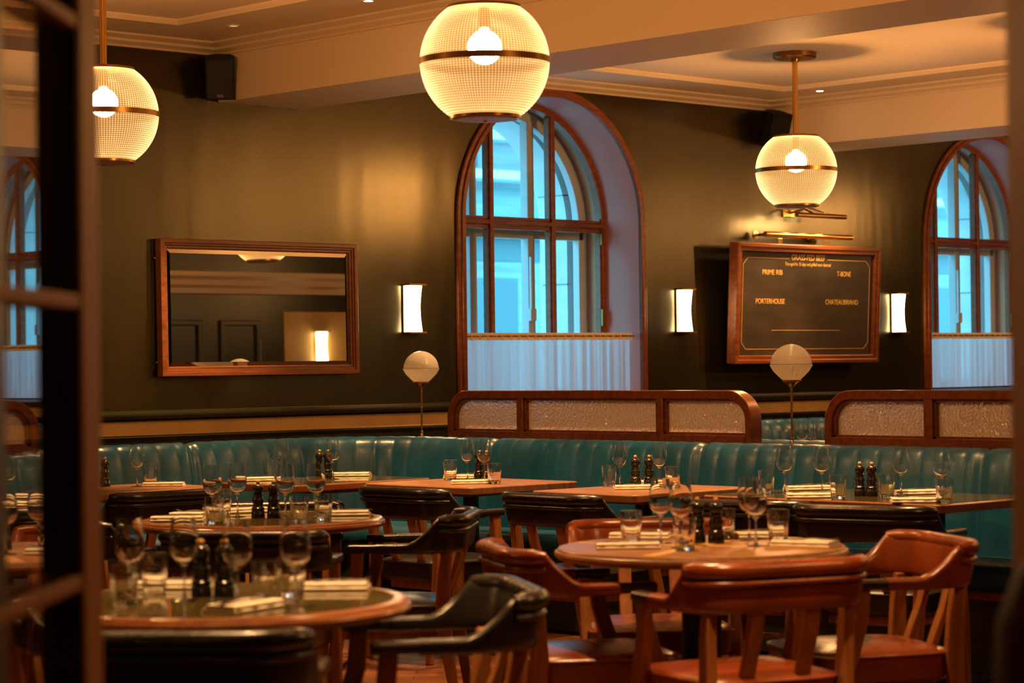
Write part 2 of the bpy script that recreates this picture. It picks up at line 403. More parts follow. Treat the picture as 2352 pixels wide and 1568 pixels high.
# dado: tan band between two dark rails
segs = [(-2, 18)]
struct(MB().box(-2, 18, YW-0.012, YW, 0.955, 1.033).build('trim_%d' % k, 'plaster_tan', smooth=0), 'tan band of the dado', 'dado'); k += 1
R1 = [(0,1.033),(0.02,1.033),(0.024,1.043),(0.05,1.050),(0.062,1.062),(0.062,1.072),(0.045,1.080),(0.03,1.088),(0,1.090)]
struct(MB().prism([(YW-p, z) for p, z in R1], 'x', -2, 18).build('trim_%d' % k, 'dark_paint', smooth=25), 'dark upper dado rail', 'dado rail'); k += 1
R2 = [(0,0.925),(0.018,0.925),(0.030,0.935),(0.034,0.945),(0.022,0.955),(0,0.957)]
struct(MB().prism([(YW-p, z) for p, z in R2], 'x', -2, 18).build('trim_%d' % k, 'dark_paint', smooth=25), 'dark lower dado rail', 'dado rail'); k += 1

# ---- arched windows
def arch_outline(cx, r, sill, n=32, spring=SPRING):
    return [(cx-r, sill)] + arc(cx, spring, r, PI, 0, n) + [(cx+r, sill)]
def window(i, cx, r):
    w = thing('window_%d' % i, None, None, (0,0,0)); del w['label']; del w['category']; w['kind'] = 'structure'
    Yf = YW+0.30
    # reveal
    m = MB(); o = arch_outline(cx, r, SILL, 40)
    for (xa, za), (xb, zb) in zip(o, o[1:]): m.add([(xa,YW,za),(xb,YW,zb),(xb,Yf+0.02,zb),(xa,Yf+0.02,za)], [(0,1,2,3)])
    m.add([(cx-r,YW,SILL),(cx+r,YW,SILL),(cx+r,Yf+0.4,SILL),(cx-r,Yf+0.4,SILL)], [(0,1,2,3)])
    m.build('reveal', 'reveal_paint', w, smooth=30)
    # architrave round the opening
    a = MB()
    a.ring_prism(arch_outline(cx, r+0.052, SILL-0.01), arch_outline(cx, r, SILL-0.01), 'y', YW-0.022, YW+0.001, closed=False)
    a.ring_prism(arch_outline(cx, r+0.022, SILL-0.01), arch_outline(cx, r-0.008, SILL-0.01), 'y', YW-0.034, YW-0.020, closed=False)
    a.build('architrave', 'mahogany', w, smooth=30, bevel=0.004)
    # inner frame: arch, mullions, transoms
    f = MB()
    f.ring_prism(arch_outline(cx, r, SILL), arch_outline(cx, r-0.036, SILL), 'y', Yf, Yf+0.07, closed=False)
    f.box(cx-r, cx+r, Yf, Yf+0.07, SILL, SILL+0.05)
    mx = (cx-0.255, cx+0.30)
    for x in mx:
        ztop = SPRING+math.sqrt((r-0.03)**2-(x-cx)**2)
        f.box(x-0.016, x+0.016, Yf-0.006, Yf+0.07, SILL, ztop)
    f.box(cx-r, cx+r, Yf-0.003, Yf+0.07, SPRING-0.018, SPRING+0.010)
    f.build('frame', 'frame_wood', w, smooth=30, bevel=0.004)
    # opening sashes inside the frame with a narrow gap
    s = MB()
    def zt(x): return SPRING+math.sqrt(max(0.0, (r-0.036)**2-(x-cx)**2))
    for xa, xb in ((cx-r+0.036, mx[0]-0.016), (mx[0]+0.016, mx[1]-0.016), (mx[1]+0.016, cx+r-0.036)):
        s.box(xa, xa+0.012, Yf+0.01, Yf+0.055, SILL+0.05, SPRING-0.022); s.box(xb-0.012, xb, Yf+0.01, Yf+0.055, SILL+0.05, SPRING-0.022)
        s.box(xa, xb, Yf+0.01, Yf+0.055, SPRING-0.046, SPRING-0.022)
        s.box(xa, xb, Yf+0.01, Yf+0.055, SPRING+0.014, SPRING+0.034)
        for xq in (xa, xb-0.012):
            s.box(xq, xq+0.012, Yf+0.01, Yf+0.055, SPRING+0.014, max(SPRING+0.05, min(zt(xq), zt(xq+0.012))))
    s.build('sash', 'frame_wood', w, smooth=30, bevel=0.003)
    ao = arch_outline(cx, r-0.03, SILL); p = MB().add([(a, Yf+0.03, b) for a, b in ao], [tuple(range(len(ao)))]); p.build('pane', 'window_pane', w, smooth=0)
    # outer white-painted secondary window
    Y2 = YW+0.48; r2 = r-0.03
    g = MB()
    g.ring_prism(arch_outline(cx, r2+0.03, SILL), arch_outline(cx, r2-0.045, SILL), 'y', Y2, Y2+0.06, closed=False)
    for x in (cx-0.26, cx+0.26):
        g.box(x-0.03, x+0.03, Y2-0.01, Y2+0.06, SILL, SPRING+math.sqrt(r2**2-(x-cx)**2)-0.03)
    g.box(cx-r2, cx+r2, Y2, Y2+0.06, SPRING-0.09, SPRING-0.03)
    g.build('secondary_frame', 'white_paint', w, smooth=30, bevel=0.004)
    c = MB(); m2 = arch_outline(cx, r+0.01, SILL, 40)
    for (xa, za), (xb, zb) in zip(m2, m2[1:]): c.add([(xa,Yf+0.02,za),(xb,Yf+0.02,zb),(xb,Y2+0.03,zb),(xa,Y2+0.03,za)], [(0,1,2,3)])
    c.build('cavity_lining', 'cavity_paint', w, smooth=30)
    hd = MB()
    for zz in (2.16, 1.62): hd.box(cx+r-0.052, cx+r-0.038, Yf-0.012, Yf+0.004, zz-0.055, zz+0.055)
    hd.build('hinge', 'bronze', w, smooth=0)
    st = MB().box(cx+0.235, cx+0.255, Y2-0.03, Y2-0.01, 1.62, 2.02); st.box(cx+0.225, cx+0.275, Y2-0.035, Y2-0.01, 1.60, 1.68); st.build('stay_bar', 'white_paint', w, smooth=0)
    # masonry opening outside, with its joints
    sm = MB(); rr = r-0.05; Ya, Yb = YW+0.62, YW+0.86
    so = arch_outline(cx, rr, SILL-0.2, 40)
    for (xa, za), (xb, zb) in zip(so, so[1:]): sm.add([(xa,Ya,za),(xb,Ya,zb),(xb,Yb,zb),(xa,Yb,za)], [(0,1,2,3)])
    sm.add([(cx-rr,Ya,SILL-0.05),(cx+rr,Ya,SILL-0.05),(cx+rr,Yb+0.1,SILL-0.08),(cx-rr,Yb+0.1,SILL-0.08)], [(0,1,2,3)])
    sm.ring_prism(arch_outline(cx, rr+1.2, SILL-0.2), arch_outline(cx, rr, SILL-0.2), 'y', Yb, Yb+0.02, closed=False)
    sm.build('stone_reveal', 'stone', w, smooth=30)
    j = MB()
    for zz in (1.15, 1.85, 2.45): j.box(cx+math.sqrt(max(0.01, rr**2-max(0, zz-SPRING)**2))-0.004, cx+rr+0.02, Ya, Yb, zz, zz+0.008)
    j.build('stone_joint', 'facade', w, smooth=0)
    return w
for i, (cx, r) in enumerate(WINS): window(i+1, cx, r)

# the outer leaf of the wall above and between the windows, seen only from outside (keeps daylight to the openings)
def outer_skin():
    m = MB(); Y = YW+0.62; edges = [-2.0]
    for cx, r in WINS: edges += [cx-r+0.05, cx+r-0.05]
    edges.append(18.0)
    for i in range(0, len(edges), 2): m.add([(edges[i],Y,0),(edges[i+1],Y,0),(edges[i+1],Y,3.4),(edges[i],Y,3.4)], [(0,1,2,3)])
    for cx, r in WINS:
        rr = r-0.05
        m.add([(cx-rr,Y,0),(cx+rr,Y,0),(cx+rr,Y,SILL-0.05),(cx-rr,Y,SILL-0.05)], [(0,1,2,3)])
        pts = arc(cx, SPRING, rr, PI, 0, 30)
        for (xa, za), (xb, zb) in zip(pts, pts[1:]): m.add([(xa,Y,za),(xb,Y,zb),(xb,Y,3.4),(xa,Y,3.4)], [(0,1,2,3)])
    struct(m.build('wall_outside', 'stone', smooth=0))
outer_skin()

# ---- café curtains on rods
def curtain(cx, r, label):
    t = thing('cafe_curtain', label, 'curtain', (cx, YW+0.045, 1.505), 0, 'half curtains in the arched windows')
    MB().tube([(-r+0.01, 0, -0.012), (r-0.01, 0, -0.012)], 0.007, 8).build('curtain_rod', 'brass', t)
    nx, nz = 260, 14; x0, x1 = -r+0.03, r-0.03; rows = []
    ph = [random.uniform(0, 6.28) for _ in range(5)]
    for iz in range(nz+1):
        z = 0.008-iz/nz*0.42; row = []
        for ix in range(nx+1):
            u = ix/nx; x = x0+(x1-x0)*u
            d = min(1.0, 0.25+iz/4.0)
            y = 0.012*math.sin(2*PI*23*u+ph[0]+1.2*math.sin(7*u+ph[1]))*d+0.007*math.sin(2*PI*41*u+ph[2])*d+0.004*math.sin(2*PI*97*u)*(1-d*0.7)
            zz = z+(0.003*math.sin(2*PI*60*u+ph[3]) if iz == 0 else 0)
            row.append((x, y, zz))
        rows.append(row)
    MB().rings(rows, closed_ring=False, cap=False).build('drape', 'voile', t, smooth=180)
    hm = [[(p[0], p[1]-0.002, 0.008-0.045*q) for p in rows[0]] for q in (0, 0.5, 1)]
    MB().rings(hm, closed_ring=False, cap=False).build('heading', 'linen', t, smooth=180)
    return t
curtain(10.54, 0.79, 'pale gathered half curtain in the arched window behind the middle screen')
curtain(15.27, 0.79, 'pale gathered half curtain in the arched window by the door post')

# ---- outside: the building across the street
def facade():
    Y = YW+7.0
    t = thing('facing_building', 'blue-grey stone building across the street, seen through the arched windows', 'building', (18, Y, 0))
    def part(n, mt, bx): 
        m = MB()
        for b in bx: m.box(*b)
        return m.build(n, mt, t, smooth=0)
    part('ground_storey', 'facade', [(-14, 16, 0, 0.5, 0, 2.62)])
    part('cornice', 'facade_light', [(-14, 16, -0.22, 0.5, 2.62, 2.78)])
    part('frieze', 'facade_dark', [(-14, 16, -0.02, 0.5, 2.38, 2.60)])
    part('upper_storey', 'facade', [(-14, 16, 0.1, 0.5, 2.78, 7)])
    part('ledge', 'facade_light', [(-14, 16, -0.25, 0.5, 3.20, 3.29)])
    part('balcony', 'facade_light', [(-14, 16, -0.12, 0.5, 3.62, 3.76)])
    part('railing', 'facade_dark', [(-14, 16, -0.3, -0.27, 3.86, 3.90), (-14, 16, -0.3, -0.27, 3.56, 3.59)]+[(x*1.1-14, x*1.1-13.96, -0.3, -0.27, 3.3, 3.9) for x in range(27)])
    for x in (-7.2, -3.4, 0.4, 4.2): part('shop_window', 'facade_dark', [(x, x+2.3, -0.03, 0.05, 0.3, 2.2)])
facade()
struct(MB().box(-10, 40, YW+1.2, YW+14, -0.12, -0.02).build('street', 'facade', smooth=0))

# ---- partition on the unseen side of the room (shows in the mirror)
def partition():
    w = thing('wall_partition', None, None, (0,0,0)); del w['label']; del w['category']; w['kind'] = 'structure'
    MB().box(11.2, 18, 3.6, 3.8, 0, ZC).build('panelling', 'dark_paint', w, smooth=0)
    pm = MB()
    for a, b in ((11.5, 12.55), (12.75, 13.2), (15.6, 16.6)):
        for z0, z1 in ((1.15, 1.95), (0.2, 0.95)):
            pm.ring_prism([(a, z0), (b, z0), (b, z1), (a, z1)], [(a+0.05, z0+0.05), (b-0.05, z0+0.05), (b-0.05, z1-0.05), (a+0.05, z1-0.05)], 'y', 3.79, 3.83)
    pm.build('panel_moulding', 'dark_paint', w, smooth=20, bevel=0.008)
    MB().box(13.48, 15.4, 3.795, 3.815, 0.9, 2.03).build('tan_panel', 'plaster_tan', w, smooth=0)
    cm = MB().prism([(3.8,2.19),(3.86,2.19),(3.87,2.24),(3.92,2.26),(3.93,2.31),(3.98,2.34),(3.98,2.38),(3.8,2.38)], 'x', 11.2, 18); cm.build('frieze', 'ceiling_paint', w, smooth=20)
partition()

# ------------------------------------------------------------------ wall fittings
def sconce(x, z, label, y=YW, rz=0.0, proto=[None]):
    if proto[0] is None:
        t = thing('wall_sconce', label, 'wall light', (x, y, z), rz, 'rectangular wall lights')
        MB().box(-0.066, 0.066, -0.012, 0, -0.150, 0.150).build('back_plate', 'brass', t, smooth=0, bevel=0.002)
        # prismatic glass, waisted like a hyperboloid half
        rings = []
        for i in range(17):
            v = i/16; zz = -0.138+0.276*v; wv = 0.060-0.010*math.sin(PI*v); dv = 0.055-0.012*math.sin(PI*v)
            rings.append([(-wv, -0.010, zz)]+[(-wv*math.cos(q), -0.012-dv*math.sin(q)**0.6, zz) for q in [PI*j/14 for j in range(1, 14)]]+[(wv, -0.010, zz)])
        MB().rings(rings).build('glass_shade', 'sconce_glow', t, smooth=50)
        for zz, n in ((0.138, 'top_bar'), (-0.150, 'bottom_bar')): MB().box(-0.068, 0.068, -0.074, -0.006, zz, zz+0.012).build(n, 'brass', t, smooth=0, bevel=0.002)
        proto[0] = t; return t
    return dup(proto[0], (x, y, z), rz, label)
sconce(9.325, 1.656, 'glowing rectangular wall light beside the mirror')
sconce(11.745, 1.660, 'glowing rectangular wall light between the arched window and the menu board')
sconce(14.095, 1.658, 'glowing rectangular wall light right of the menu board')
sconce(13.9, 1.70, 'glowing rectangular wall light on the tan panel reflected in the mirror', 3.815, PI)

def mirror():
    W, H = 1.385, 0.757
    t = thing('wall_mirror', 'wide mirror with cut edges in a mahogany frame', 'mirror', (8.165, YW-0.028, 1.65))
    t.rotation_euler = (math.radians(-0.85), 0, math.radians(-0.5))
    def rect(w, h): return [(-w/2, -h/2), (w/2, -h/2), (w/2, h/2), (-w/2, h/2)]
    f = MB()
    f.ring_prism(rect(W, H), rect(W-0.05, H-0.05), 'y', -0.042, 0.012)
    f.ring_prism(rect(W-0.044, H-0.044), rect(W-0.075, H-0.075), 'y', -0.034, 0.012)
    f.ring_prism(rect(W-0.07, H-0.07), rect(W-0.105, H-0.105), 'y', -0.026, 0.012)
    f.build('frame', 'frame_wood', t, smooth=0, bevel=0.004)
    gw, gh, b = W-0.1, H-0.1, 0.028
    MB().add([(-gw/2+b,-0.016,-gh/2+b),(gw/2-b,-0.016,-gh/2+b),(gw/2-b,-0.016,gh/2-b),(-gw/2+b,-0.016,gh/2-b)], [(0,1,2,3)]).build('glass', 'mirror_glass', t, smooth=0)
    o = [(-gw/2,-0.012,-gh/2),(gw/2,-0.012,-gh/2),(gw/2,-0.012,gh/2),(-gw/2,-0.012,gh/2)]
    i = [(-gw/2+b,-0.016,-gh/2+b),(gw/2-b,-0.016,-gh/2+b),(gw/2-b,-0.016,gh/2-b),(-gw/2+b,-0.016,gh/2-b)]
    MB().add(o+i, [(0,1,5,4),(1,2,6,5),(2,3,7,6),(3,0,4,7)]).build('bevelled_edge', 'mirror_bevel', t, smooth=0)
    for z in (0.27, -0.30):
        MB().lathe([(0,-0.006),(0.009,-0.004),(0.009,0.004),(0,0.006)], 12).build('hanging_lug', 'bronze', t, loc=(-W/2-0.009, 0.002, z))
mirror()

# ---- menu board on its brass rail
def text_part(s, size, x, z, y, parent, name, width, align='CENTER', mat='gilt'):
    cu = bpy.data.curves.new(name, 'FONT'); cu.body = s; cu.size = size; cu.align_x = align; cu.align_y = 'CENTER'; cu.extrude = 0.0006
    tmp = bpy.data.objects.new(name, cu); COL.objects.link(tmp)
    dg = bpy.context.evaluated_depsgraph_get(); me = bpy.data.meshes.new_from_object(tmp.evaluated_get(dg))
    bpy.data.objects.remove(tmp)
    xs = [v.co.x for v in me.vertices]; squeeze = width/(max(xs)-min(xs))
    me.transform(Matrix.Translation((x, y, z)) @ Matrix.Rotation(PI/2, 4, 'X') @ Matrix.Diagonal((squeeze, 1, 1, 1)))
    me.materials.clear(); me.materials.append(MATS[mat])
    o = bpy.data.objects.new(name, me); COL.objects.link(o); o.parent = parent; return o
def menu_board():
    W, H = 1.575, 0.825; yb = YW-0.165
    cx = 12.868; cz = 1.71
    t = thing('menu_board', 'black slate menu board lettered in gold in a mahogany frame', 'board', (cx, yb, cz))
    t.rotation_euler = (math.radians(3.0), 0, 0)
    def rect(w, h): return [(-w/2, -h/2), (w/2, -h/2), (w/2, h/2), (-w/2, h/2)]
    f = MB(); f.ring_prism(rect(W, H), rect(W-0.06, H-0.06), 'y', -0.030, 0.05)
    f.ring_prism(rect(W-0.05, H-0.05), rect(W-0.115, H-0.115), 'y', -0.020, 0.04)
    f.build('frame', 'mahogany', t, smooth=0, bevel=0.006)
    bd = MB().box(-W/2+0.05, W/2-0.05, 0.004, 0.02, -H/2+0.05, H/2-0.05).build('slate', 'slate', t, smooth=0)
    # gilt border with cut corners, broken for the heading
    w2, h2, c = W/2-0.095, H/2-0.10, 0.045; m = MB(); tk = 0.0028
    def line(x0, z0, x1, z1):
        d = Vector((x1-x0, 0, z1-z0)); a = math.atan2(z1-z0, x1-x0)
        M = Matrix.Translation(((x0+x1)/2, 0.0032, (z0+z1)/2)) @ Matrix.Rotation(-a, 4, 'Y'); m.obox(M, d.length, 0.0014, tk)
    line(-w2+c, h2, -0.21, h2); line(0.21, h2, w2-c, h2); line(-w2+c, -h2, w2-c, -h2); line(-w2, -h2+c, -w2, h2-c); line(w2, -h2+c, w2, h2-c)
    for sx in (-1, 1):
        for sz in (-1, 1): line(sx*(w2-c), sz*h2, sx*w2, sz*(h2-c))
    line(-0.375, -0.183, 0.375, -0.183)
    m.build('gilt_border', 'gilt', t, smooth=0)
    y = 0.0035
    text_part('GRASS-FED BEEF', 0.056, 0.0, 0.322, y, t, 'heading', 0.366)
    text_part('Dry-aged for 35 days and grilled over charcoal', 0.034, 0.0, 0.276, y, t, 'lettering', 0.495)
    text_part('PRIME RIB', 0.050, -0.385, 0.215, y, t, 'lettering', 0.212)
    text_part('T-BONE', 0.050, 0.40, 0.215, y, t, 'lettering', 0.156)
    text_part('PORTERHOUSE', 0.050, -0.40, 0.015, y, t, 'lettering', 0.305)
    text_part('CHATEAUBRIAND', 0.050, 0.385, 0.015, y, t, 'lettering', 0.368)
    for x in (-0.29, 0.22):
        MB().box(x-0.024, x+0.024, 0.020, 0.026, H/2-0.01, H/2+0.040).build('hanging_strap', 'brass', t, smooth=0, bevel=0.002)
    MB().box(-W/2+0.2, W/2-0.2, 0.05, 0.15, 0.10, 0.16).build('wall_batten', 'black_iron', t, smooth=0)
    # brass rail it hangs from
    r = thing('brass_rail', 'bright brass rail that the menu board hangs from', 'rail', (cx, yb-0.02, cz))
    MB().tube([(-0.45, 0.02, 0.478), (0.50, 0.02, 0.478)], 0.019, 16).build('tube', 'brass', r)
    for x in (-0.40, 0.22):
        MB().tube([(x, 0.02, 0.478), (x, 0.155, 0.478)], 0.010, 10).build('arm', 'brass', r)
        MB().lathe([(0,-0.006),(0.030,-0.004),(0.030,0.004),(0,0.006)], 20).build('rose', 'brass', r, loc=(x, 0.148, 0.478)).rotation_euler = (PI/2, 0, 0)
    # picture light above
    p = thing('picture_light', 'bronze picture light on a wall plate above the menu board', 'picture light', (12.86, YW, 2.348))
    MB().box(-0.06, 0.06, -0.014, 0, -0.022, 0.030).build('wall_plate', 'brass', p, smooth=0, bevel=0.003)
    MB().tube([(-0.14, -0.20, -0.018), (0.40, -0.20, -0.018)], 0.017, 14).build('lamp_tube', 'bronze', p)
    MB().tube([(0.0, -0.012, 0.005), (0.05, -0.10, 0.035), (0.05, -0.19, 0.0)], 0.006, 8).build('arm', 'bronze', p)
    MB().tube([(0.0, -0.012, 0.005), (0.15, -0.10, 0.040), (0.18, -0.19, 0.0)], 0.006, 8).build('arm', 'bronze', p)
    for x in (-0.08, 0.10, 0.28):
        MB().lathe([(0,-0.008),(0.011,-0.006),(0.011,0.004),(0,0.006)], 12).build('bulb', 'bulb_glow', p, loc=(x, -0.175, -0.018))
    l = bpy.data.lights.new('picture_lamp', 'AREA'); l.energy = 5.0; l.color = (1.0, 0.60, 0.26); l.shape = 'RECTANGLE'; l.size = 0.5; l.size_y = 0.03
    o = bpy.data.objects.new('picture_lamp', l); COL.objects.link(o); o.location = (12.99, YW-0.36, 2.30); o.rotation_euler = (math.radians(14), 0, 0)
menu_board()

def speaker(x, label, turn, proto=[None]):
    if proto[0] is None:
        t = thing('loudspeaker', label, 'loudspeaker', (x, YW-0.11, 2.93), turn, 'wall loudspeakers')
        pts = [(-0.08, -0.075), (0.08, -0.075), (0.08, 0.0)]+arc(0, 0.0, 0.08, 0, PI, 12)[1:-1]+[(-0.08, 0.0)]
        MB().prism(pts, 'z', -0.115, 0.115).build('cabinet', 'speaker_black', t, smooth=30, bevel=0.004)
        MB().box(-0.072, 0.072, -0.082, -0.074, -0.107, 0.107).build('grille', 'speaker_black', t, smooth=0, bevel=0.003)
        bd = MB()
        for i in range(4): bd.box(-0.016+i*0.009, -0.010+i*0.009, -0.0835, -0.081, -0.098, -0.080-0.004*(i % 2))
        bd.build('badge', 'steel', t, smooth=0)
        MB().box(-0.02, 0.02, 0.05, 0.115, -0.03, 0.03).build('bracket', 'black_iron', t, smooth=0)
        t.rotation_euler = (math.radians(18), 0, turn); proto[0] = t; return t
    r = dup(proto[0], (x, YW-0.11, 2.93), turn, label); r.rotation_euler = (math.radians(18), 0, turn); return r
speaker(7.85, 'small black loudspeaker under the cornice left of the beam', math.radians(-38))
speaker(12.60, 'small black loudspeaker under the cornice behind the hanging globe', math.radians(-12))

# ------------------------------------------------------------------ pendants
LAMP_E = 270.0
def add_point(name, loc, e, r=0.05, color=WARM, parent=None):
    l = bpy.data.lights.new(name, 'POINT'); l.energy = e; l.color = color; l.shadow_soft_size = r
    o = bpy.data.objects.new(name, l); COL.objects.link(o); o.location = loc
    if parent: o.parent = parent
    return o
def globe_profile(a0, a1, R, n, tilt=1.0): return [(R*math.sin(a0+(a1-a0)*i/n), R*math.cos(a0+(a1-a0)*i/n)) for i in range(n+1)]
def pendant(x, y, label, e=None, proto=[None]):
    R = 0.238; ZG = 2.43
    if proto[0] is None:
        t = thing('globe_pendant', label, 'pendant lamp', (x, y, ZG), 0, 'ribbed glass globe pendants')
        MB().lathe(globe_profile(math.radians(33), math.radians(87.2), R, 28), 96).build('upper_glass', 'prism_lit', t, smooth=180)
        MB().lathe(globe_profile(math.radians(92.8), math.radians(148), R, 28), 96).build('lower_glass', 'prism_lit', t, smooth=180)
        MB().lathe([(R-0.006,-0.012),(R+0.004,-0.012),(R+0.004,0.012),(R-0.006,0.012),(R-0.006,-0.012)], 96).build('equator_band', 'bronze', t, smooth=30)
        MB().lathe([(R-0.0075,-0.012),(R-0.0070,0.012)], 64).build('band_blackout', 'matte_black', t, smooth=180)  # added black ring so the bulb leaves no bright streak inside the band
        zt = R*math.cos(math.radians(33)); rt = R*math.sin(math.radians(33))
        MB().lathe([(0,zt+0.006),(rt+0.004,zt+0.006),(rt+0.006,zt-0.006),(rt-0.008,zt-0.008),(0,zt-0.004)], 64).build('top_cap', 'bronze', t, smooth=30)
        zb = R*math.cos(math.radians(148)); rb = R*math.sin(math.radians(148))
        MB().lathe([(rb-0.010,zb+0.004),(rb+0.005,zb+0.004),(rb+0.005,zb-0.008),(rb-0.004,zb-0.011),(rb-0.012,zb-0.006),(rb-0.010,zb+0.004)], 64).build('bottom_ring', 'bronze', t, smooth=30)
        MB().lathe([(0,zb-0.016),(rb-0.012,zb-0.012),(rb-0.012,zb-0.006),(0,zb-0.006)], 64).build('bottom_plate', 'pale_enamel', t, smooth=30)
        MB().lathe([(0,zb-0.020),(0.008,zb-0.018),(0.008,zb-0.014),(0,zb-0.014)], 16).build('finial', 'bronze', t)
        # fluted rod, ceiling rose
        MB().lathe([(0.0145, zt), (0.0145, ZC-ZG-0.03)], 64, rfun=lambda a, z: 1+0.10*math.cos(8*a)).build('rod', 'brass', t, smooth=180)
        zc = ZC-ZG
        MB().lathe([(0,zc),(0.128,zc),(0.128,zc-0.026),(0.118,zc-0.034),(0.03,zc-0.036),(0.026,zc-0.05),(0,zc-0.05)], 64).build('ceiling_rose', 'bronze', t, smooth=30)
        MB().lathe([(0,0.10),(0.016,0.095),(0.030,0.06),(0.034,0.03),(0.026,0.008),(0,0.0)], 24).build('bulb', 'bulb_glow', t, loc=(0,0,0.02))
        MB().lathe([(0,0.19),(0.02,0.19),(0.02,0.12),(0,0.12)], 20).build('lamp_holder', 'bronze', t)
        proto[0] = t
    else: t = dup(proto[0], (x, y, ZG), 0.0, label)
    add_point('pendant_light', (x, y, ZG+0.05), e or LAMP_E, 0.06)
    return t
pendant(5.90, 6.32, 'largest glowing ribbed glass globe hanging top centre before the arched window')
pendant(5.82, 8.68, 'glowing ribbed glass globe partly hidden by the glazed door leaf')
pendant(10.74, 8.84, 'glowing ribbed glass globe on a long brass rod above the menu board')
pendant(10.85, 7.05, 'glowing ribbed glass globe seen only in the wall mirror')
# other pendants outside the picture; the rows nearer the camera are added to light the chairs
for x, y in ((15.5, 8.84), (15.5, 7.05), (1.05, 8.68), (10.74, 3.9), (5.90, 2.2)): pendant(x, y, 'glowing ribbed glass globe pendant outside the view')

pendant(0.7, 1.9, 'glowing globe pendant added out of view to light the door post', 60)  # added unseen lamp to brighten the door post and stile
# recessed downlights
def downlight(x, y, e, label, ang=62, z=ZC, bright=False):
    t = thing('downlight', label, 'downlight', (x, y, z), 0, 'recessed ceiling downlights')
    MB().lathe([(0.022,0.0),(0.040,0.0),(0.040,-0.004),(0.024,-0.004),(0.022,0.0)], 24).build('bezel', 'ceiling_paint', t)
    MB().lathe([(0,-0.003),(0.023,-0.003),(0.023,-0.001),(0,-0.001)], 20).build('lens', 'spot_glow' if bright else 'spot_dim', t)
    l = bpy.data.lights.new('spot_light', 'SPOT'); l.energy = e; l.color = (1.0, 0.53, 0.20); l.spot_size = math.radians(ang); l.spot_blend = 0.5; l.shadow_soft_size = 0.02
    o = bpy.data.objects.new('spot_light', l); COL.objects.link(o); o.location = (x, y, z-0.01)
SPOT_E = 250.0
for x, y, lb, br_ in ((7.51, 9.98, 'small ceiling downlight nearest the left loudspeaker', False), (7.51, 8.88, 'small ceiling downlight at the very top edge, left of the centre globe', True), (12.37, 9.97, 'bright small ceiling downlight right of the hanging brass rod', True)):
    downlight(x, y, SPOT_E, lb, bright=br_)
for x, y in ((7.51, 7.78), (7.51, 6.68), (7.51, 5.58), (5.2, 4.9), (5.3, 7.0), (3.45, 4.6), (9.3, 9.6), (9.3, 7.7), (4.3, 3.4)):
    downlight(x, y, SPOT_E, 'small ceiling downlight outside the view', z=2.802 if x == 3.45 else ZC)

# ------------------------------------------------------------------ banquettes
def path_L(p0, corner, p1, r, step=0.0118):
    """points and room-side normals along p0 -> rounded corner -> p1"""
    p0, c, p1 = Vector(p0), Vector(corner), Vector(p1)
    d0 = (c-p0).normalized(); d1 = (p1-c).normalized()
    a = c-d0*r; b = c+d1*r; ctr = a+d1*r
    pts = []
    def straight(A, B, d):
        n = max(1, int((B-A).length/step))
        for i in range(n): pts.append((A+(B-A)*i/n, d))
    straight(p0, a, d0)
    ang0 = math.atan2((a-ctr).y, (a-ctr).x); tot = math.copysign(PI/2, (d0.x*d1.y-d0.y*d1.x)); n = int(r*PI/2/step)
    for i in range(n):
        q = ang0+tot*i/n; p = ctr+Vector((math.cos(q), math.sin(q)))*r
        tg = Vector((-math.sin(q), math.cos(q)))*math.copysign(1, tot); pts.append((p, tg))
    straight(b, p1, d1); pts.append((p1, d1))
    return pts
